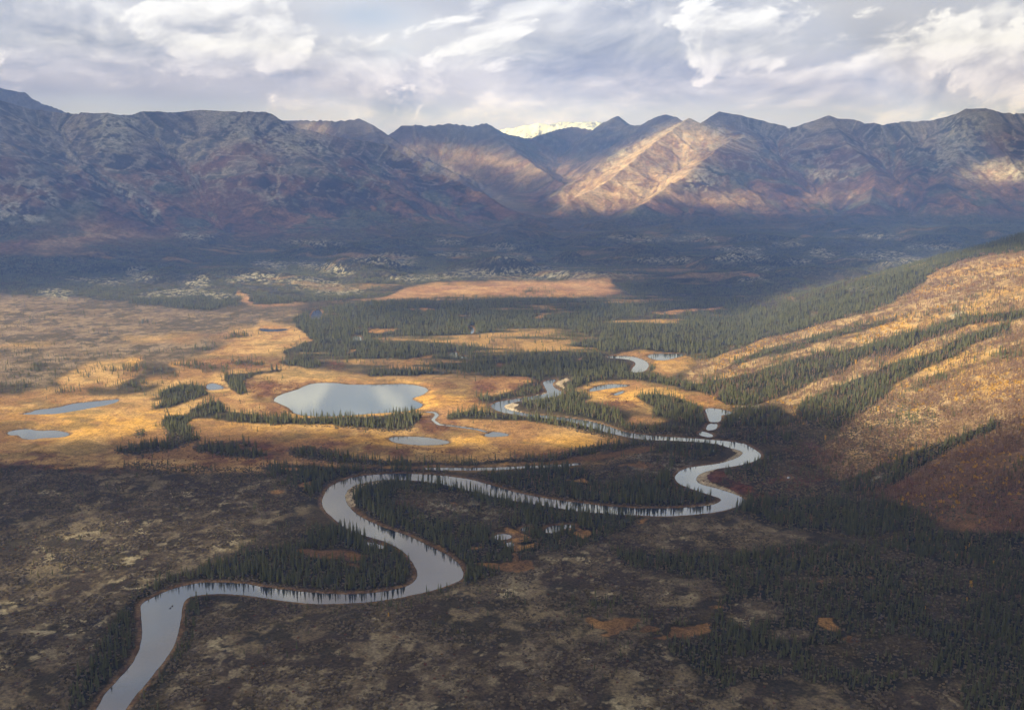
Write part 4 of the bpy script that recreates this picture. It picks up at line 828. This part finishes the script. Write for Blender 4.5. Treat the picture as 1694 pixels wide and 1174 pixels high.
def scatter(name, pts, protos, sc, kind):
    n = len(pts[0]); me_ = bpy.data.meshes.new(name); me_.vertices.add(n); me_.vertices.foreach_set('co', np.stack(pts, 1).astype(np.float32).ravel())
    for an, dt, arr in (('sc', 'FLOAT', sc), ('rz', 'FLOAT', rng.uniform(0, 6.28, n)), ('vk', 'INT', rng.integers(0, len(protos), n) if kind is None else kind)):
        a_ = me_.attributes.new(an, dt, 'POINT'); a_.data.foreach_set('value', np.asarray(arr).astype(np.int32 if dt == 'INT' else np.float32))
    o_ = bpy.data.objects.new(name, me_); C.objects.link(o_); o_['kind'] = 'stuff'
    ng = bpy.data.node_groups.new(name, 'GeometryNodeTree'); ng.interface.new_socket('Geometry', in_out='INPUT', socket_type='NodeSocketGeometry'); ng.interface.new_socket('Geometry', in_out='OUTPUT', socket_type='NodeSocketGeometry')
    gi, go = ng.nodes.new('NodeGroupInput'), ng.nodes.new('NodeGroupOutput'); ip = ng.nodes.new('GeometryNodeInstanceOnPoints'); jn = ng.nodes.new('GeometryNodeJoinGeometry')
    for p in reversed(protos):
        oi = ng.nodes.new('GeometryNodeObjectInfo'); oi.transform_space = 'ORIGINAL'; oi.inputs['Object'].default_value = p; oi.inputs['As Instance'].default_value = True; ng.links.new(oi.outputs['Geometry'], jn.inputs[0])
    def attr(nm, ty): a_ = ng.nodes.new('GeometryNodeInputNamedAttribute'); a_.data_type = ty; a_.inputs['Name'].default_value = nm; return a_.outputs[0]
    cx_ = ng.nodes.new('ShaderNodeCombineXYZ'); ng.links.new(attr('rz', 'FLOAT'), cx_.inputs[2])
    ng.links.new(gi.outputs[0], ip.inputs['Points']); ng.links.new(jn.outputs[0], ip.inputs['Instance']); ip.inputs['Pick Instance'].default_value = True
    ng.links.new(attr('vk', 'INT'), ip.inputs['Instance Index']); ng.links.new(cx_.outputs[0], ip.inputs['Rotation']); ng.links.new(attr('sc', 'FLOAT'), ip.inputs['Scale']); ng.links.new(ip.outputs[0], go.inputs[0])
    md = o_.modifiers.new('scatter', 'NODES'); md.node_group = ng
    print(name, n, round(time.time() - T0, 1)); return o_

TA = math.tan(math.radians(30))
def candidates(d0, d1, sp):
    # jittered points over the wedge of ground in view and a margin to its sides
    ys = np.arange(d0, d1, sp); n_ = (2 * TA * ys + 120) / sp; tot = int(n_.sum()); row = np.repeat(np.arange(len(ys)), n_.astype(int)); y_ = ys[row] + rng.uniform(-.5, .5, row.size) * sp
    x_ = rng.uniform(-1, 1, row.size) * (TA * y_ + 60); return x_, y_
def fields(x, y):
    z = gsample(ZG, x, y); sd = gsample(SDG, x, y); px_, py_ = cover(x, y, z); return z, sd, px_, py_
def far_ok(sd, s0=5): return sd > s0

TX, TY, TZ, TS, TK = [], [], [], [], []
for d0, d1, sp in ((780, 1500, 4.3), (1500, 2300, 5.4), (2300, 3400, 7.0)):
    x, y = candidates(d0, d1, sp); z, sd, px_, py_ = fields(x, y)
    ex, ey = w2px(x, y, z)
    f_ = look(FOR, px_, py_); op = look(OPEN, *cover(x, y, z, 24.0)); sa = look(SAND, ex, ey); mdw = look(MEAD, px_, py_)
    cl = fbm(x, y, 34, 3, 201, .6)
    g1, g2 = breakup(x, y, px_, py_)
    inv_ = (1 - g1 * .93) * sstep(4.5, 9, sd) * (1 - sstep(.2, .5, op)) * (sa < .3)
    bi_ = look(BIR, px_, py_); fs_ = look(FORS, px_, py_)
    p = np.clip(f_ ** 1.4 * 1.15, 0, 1) * np.where(f_ > .7, sstep(.20, .42, cl), sstep(.40, .60, cl)) * (1 - bi_ * (1 - sstep(.34, .5, fbm(x, y, 55, 3, 261)))) + (.022 + .22 * bi_ * sstep(.46, .60, fbm(x * .6, y, 70, 3, 263))) * (1 - mdw) * sstep(.45, .65, fbm(x, y, 90, 2, 205)) + (.30 + .35 * bi_) * fs_ * sstep(.50, .62, fbm(x, y, 22, 2, 251)) + .10 * look(TAN, px_, py_) * sstep(.55, .68, fbm(x * .5, y, 80, 3, 253))
    k = (rng.random(x.size) < p * inv_) & (z < 470)
    tall = .62 + .55 * fbm(x, y, 60, 2, 207) - .25 * (f_ < .45) + .22 * np.exp(-np.maximum(sd, 0) / 22)
    s_ = tall * rng.uniform(.48, 1.38, x.size) * (1 + .30 * sstep(1100, 1600, y)) * (1 + .25 * (f_ > .85) * (sd < 25))
    TX.append(x[k]); TY.append(y[k]); TZ.append(z[k]); TS.append(np.clip(s_[k], .3, 1.85)); TK.append(rng.integers(0, 4, k.sum()))
TX, TY, TZ, TS, TK = map(np.concatenate, (TX, TY, TZ, TS, TK))
ipx, ipy = w2px(TX, TY, TZ); tpx, tpy = w2px(TX, TY, TZ + 10 * TS)
inside = (ipx > 8) & (ipx < W_PX - 8) & (ipy < H_PX - 2) & (tpy > 5)
score = np.where(inside, ipy - tpy, -1); order = np.argsort(-score); NTH = 300; big = order[:NTH]; rest = np.setdiff1d(np.arange(TX.size), big)
scatter('spruce_forest', (TX[rest], TY[rest], TZ[rest] - .2), P_SP, TS[rest], TK[rest])
# far woods, in clumps
x, y = candidates(3400, 6900, 17); z, sd, px_, py_ = fields(x, y)
f_ = look(FOR, px_, py_); op = look(OPEN, *cover(x, y, z, 24.0)); li = look(LIC, px_, py_)
g1, g2 = breakup(x, y, px_, py_)
p = np.clip(f_ * 1.1, 0, 1) * (1 - g1 * .9) * sstep(.30, .45, fbm(x, y, 130, 3, 211)) * (1 - .72 * sstep(.3, .7, li)) * (1 - op) * sstep(8, 20, sd)
k = (rng.random(x.size) < p) & (z < 330)
scatter('far_spruce_forest', (x[k], y[k], z[k]), P_CL, rng.uniform(.85, 1.35, k.sum()), None)
# leafless birches on the flank
BX = []
x, y = candidates(1000, 2150, 4.2); z, sd, px_, py_ = fields(x, y); bi = look(BIR, px_, py_); f_ = look(FOR, px_, py_)
k = (rng.random(x.size) < np.clip(bi, 0, 1) * (1 - f_ * .9) * .75 * sstep(.25, .45, fbm(x, y, 45, 2, 221)) + .05 * (f_ > .5) * (x > 0)) & (sd > 8)
bx, by, bz, bs_ = x[k], y[k], z[k], rng.uniform(.45, 1.05, k.sum()); bk = rng.integers(0, 3, bx.size)
ipx, ipy = w2px(bx, by, bz); t2x, t2y = w2px(bx, by, bz + 9 * bs_); ins = (ipx > 8) & (ipx < W_PX - 8) & (ipy < H_PX - 2); bo = np.argsort(-np.where(ins, ipy - t2y, -1)); bbig = bo[:260]; brest = np.setdiff1d(np.arange(bx.size), bbig)
scatter('bare_birch_woods', (bx[brest], by[brest], bz[brest]), P_BI, bs_[brest], bk[brest])
x, y = candidates(2150, 3400, 12); z, sd, px_, py_ = fields(x, y); bi = look(BIR, px_, py_); f_ = look(FOR, px_, py_)
k = (rng.random(x.size) < np.clip(bi, 0, 1) * (1 - f_ * .9) * .6) & (sd > 8)
scatter('upper_bare_birch_woods', (x[k], y[k], z[k]), P_BC, rng.uniform(.6, 1.0, k.sum()), None)
# low shrubs of the tundra and the birch slope
x, y = candidates(790, 1750, 2.9); z, sd, px_, py_ = fields(x, y); tu = look(TUN, px_, py_); f_ = look(FOR, px_, py_); ru = look(RUST, px_, py_); bi = look(BIR, px_, py_)
g_ = fbm(x, y, 24, 3, 231, .6)
k = (rng.random(x.size) < np.clip(tu * sstep(.42, .56, g_) * .9 + (f_ > .15) * .45 + .04 * bi, 0, 1)) & (sd > 4) & (look(OPEN, px_, py_) < .3)
scatter('low_shrubs', (x[k], y[k], z[k]), P_SH, rng.uniform(.5, 1.25, k.sum()), None)
x, y = candidates(800, 2600, 6.0); z, sd, px_, py_ = fields(x, y); ru = look(RUST, px_, py_); tu = look(TUN, px_, py_)
k = (rng.random(x.size) < np.clip(ru * sstep(.4, .55, fbm(x, y, 30, 3, 101, .6)) * .9 + .05 * tu, 0, 1)) & (sd > 5)
scatter('red_dwarf_shrubs', (x[k], y[k], z[k]), P_SR, rng.uniform(.4, 1.0, k.sum()), None)
x, y = candidates(1000, 2700, 9.0); z, sd, px_, py_ = fields(x, y); bi = look(BIR, px_, py_); f_ = look(FOR, px_, py_)
k = (rng.random(x.size) < np.clip(bi * sstep(.50, .64, fbm(x, y, 120, 3, 241)) * .55, 0, .5)) & (sd > 5) & (f_ < .5)
scatter('yellow_shrubs', (x[k], y[k], z[k]), P_YS, rng.uniform(.8, 2.2, k.sum()), None)

# ---- trees and animals as things
def thing(name, label, cat, loc, rz=0.0, s_=1.0, group=None):
    o_ = bpy.data.objects.new(name, None); C.objects.link(o_); o_.location = loc; o_.rotation_euler = (0, 0, rz); o_.scale = (s_, s_, s_); o_.empty_display_size = 1
    o_['label'] = label; o_['category'] = cat
    if group: o_['group'] = group
    return o_
def part(name, me_, par):
    o_ = bpy.data.objects.new(name, me_); C.objects.link(o_); o_.parent = par; return o_
def zone(px_, py_):
    if px_ < 262 and py_ > 960: return 'on the bank left of the nearest river reach', 'spruces on the left bank of the nearest river reach'
    if px_ < 470 and py_ > 975: return 'on the bank right of the nearest river reach', 'spruces on the right bank of the nearest river reach'
    if px_ < 300 and py_ <= 960: return 'scattered on the open tundra left of the river', 'spruces scattered on the left tundra'
    if px_ < 700 and py_ < 985: return 'in the dark wood inside the nearest river bend', 'spruces inside the nearest river bend'
    if px_ < 940: return 'on the mottled tundra at the bottom of the view', 'spruces on the near tundra'
    if px_ < 1190: return 'around the orange bog clearings at the near edge', 'spruces around the orange bog clearings'
    if px_ < 1480: return 'in the broad dark wood below the right hill', 'spruces in the broad near wood'
    return 'in the dense wood at the bottom right corner', 'spruces in the bottom right wood'
for i in big:
    zt_, g_ = zone(*[float(v) for v in w2px(TX[i], TY[i], TZ[i])])
    tl_ = 'tall' if TS[i] > 1.05 else 'medium'; shp = ('full-crowned', 'narrow', 'broad', 'very thin')[TK[i]]
    t_ = thing('spruce_tree', '%s %s dark green spruce %s' % (tl_, shp, zt_), 'tree', (float(TX[i]), float(TY[i]), float(TZ[i]) - .2), random.uniform(0, 6.28), float(TS[i]), '%s %s %s' % (tl_, shp, g_))
    part('trunk', SPT, t_); part('crown', SPC[TK[i]], t_)
for i in bbig:
    x_, y_ = [float(v) for v in w2px(bx[i], by[i], bz[i])]
    zt_ = 'among the dark spruces of the lower right wood' if y_ > 880 else 'on the brown lower flank of the right hill'
    tl_ = 'tall' if bs_[i] > .8 else 'short'
    t_ = thing('bare_birch', '%s pale-stemmed leafless birch %s' % (tl_, zt_), 'tree', (float(bx[i]), float(by[i]), float(bz[i])), random.uniform(0, 6.28), float(bs_[i]), '%s leafless birches %s' % (tl_, zt_))
    part('trunk', BTM[bk[i]], t_); part('twigs', BTC[bk[i]], t_)
# places met by a sight line, on the hill too
def hit(px_, py_):
    a_, b_, c_ = px2dir(px_, py_); t = np.arange(700, 9000, 2.0); xs, ys, zs = a_ * t, b_ * t, CAM_H + c_ * t; g_ = gsample(ZG, xs, ys); k_ = np.argmax(zs < g_); return float(xs[k_]), float(ys[k_]), float(g_[k_])
for px_, py_, s_, lab in [(1605, 975, 1.05, 'bright yellow round birch with a white stem, standing alone in the dark right wood'), (1599, 996, .6, 'small orange-yellow birch below the bright yellow round one'), (1568, 921, .75, 'slender orange birch, leftmost of the little row above the dark right wood'), (1583, 923, .6, 'small orange birch second in the little row above the dark wood'),
      (1597, 913, .8, 'yellow birch third in the little row above the dark wood'), (1604, 907, .7, 'pointed yellow birch, topmost of the little row above the dark wood'), (1670, 870, .9, 'golden birch at the lower edge of the brown burnt slope, near the right edge'), (1620, 868, .8, 'golden birch at the lower edge of the brown burnt slope, left of its twin'),
      (1643, 936, .7, 'rusty orange birch between spruces near the right edge of the wood'), (1452, 683, 1.2, 'lone yellow larch-like birch at the foot of the long spruce band'), (1365, 730, 1.1, 'orange lone birch in the brown scrub below the spruce bands'), (1415, 606, 1.4, 'bright yellow birch in the pale gap between two spruce bands'), (1530, 1010, .5, 'tiny rusty birch inside the broad dark wood'),
      (643, 1022, .6, 'tiny yellow bush on the near tundra below the river')]:
    t_ = thing('yellow_birch', lab, 'tree', hit(px_, py_), random.uniform(0, 6.28), s_); part('trunk', YTM, t_); part('crown', YTC, t_)

# two animals swimming across the nearest reach, backs and heads above the water
M_FUR = leaf_mat('dark_fur', (.03, .02, .014), (.06, .042, .03), rough=.7)
def swimmer():
    V = [(-1.05, 0, -.25), (-.75, 0, .02), (-.2, 0, .14), (.25, 0, .26), (.6, 0, .30), (.95, 0, .52), (1.25, 0, .60), (1.62, 0, .44), (1.08, .2, .82), (1.08, -.2, .82)]
    E = [(0, 1), (1, 2), (2, 3), (3, 4), (4, 5), (5, 6), (6, 7), (5, 8), (5, 9)]; R_ = [.10, .30, .36, .40, .30, .19, .16, .10, .05, .05]
    me_ = bpy.data.meshes.new('moose_body'); me_.from_pydata(V, E, []); me_.materials.append(M_FUR); o_ = bpy.data.objects.new('swimming_moose', me_); C.objects.link(o_)
    sk = o_.modifiers.new('skin', 'SKIN'); sk.use_smooth_shade = True
    for v, r_ in zip(me_.skin_vertices[0].data, R_): v.radius = (r_, r_)
    me_.skin_vertices[0].data[3].use_root = True
    ss = o_.modifiers.new('sub', 'SUBSURF'); ss.levels = ss.render_levels = 1
    return o_
for px_, py_, lab in ((281, 1006, 'dark brown moose swimming behind, its back and head above the river'), (284.5, 1002.5, 'dark brown moose swimming ahead, at the point of the wake on the river')):
    o_ = swimmer(); gx_, gy_ = px2ground(px_, py_); o_.location = (float(gx_), float(gy_), 0); o_.rotation_euler = (0, 0, math.radians(62)); o_.scale = (1.15,) * 3; o_['label'] = lab; o_['category'] = 'moose'
print('done', round(time.time() - T0, 1))
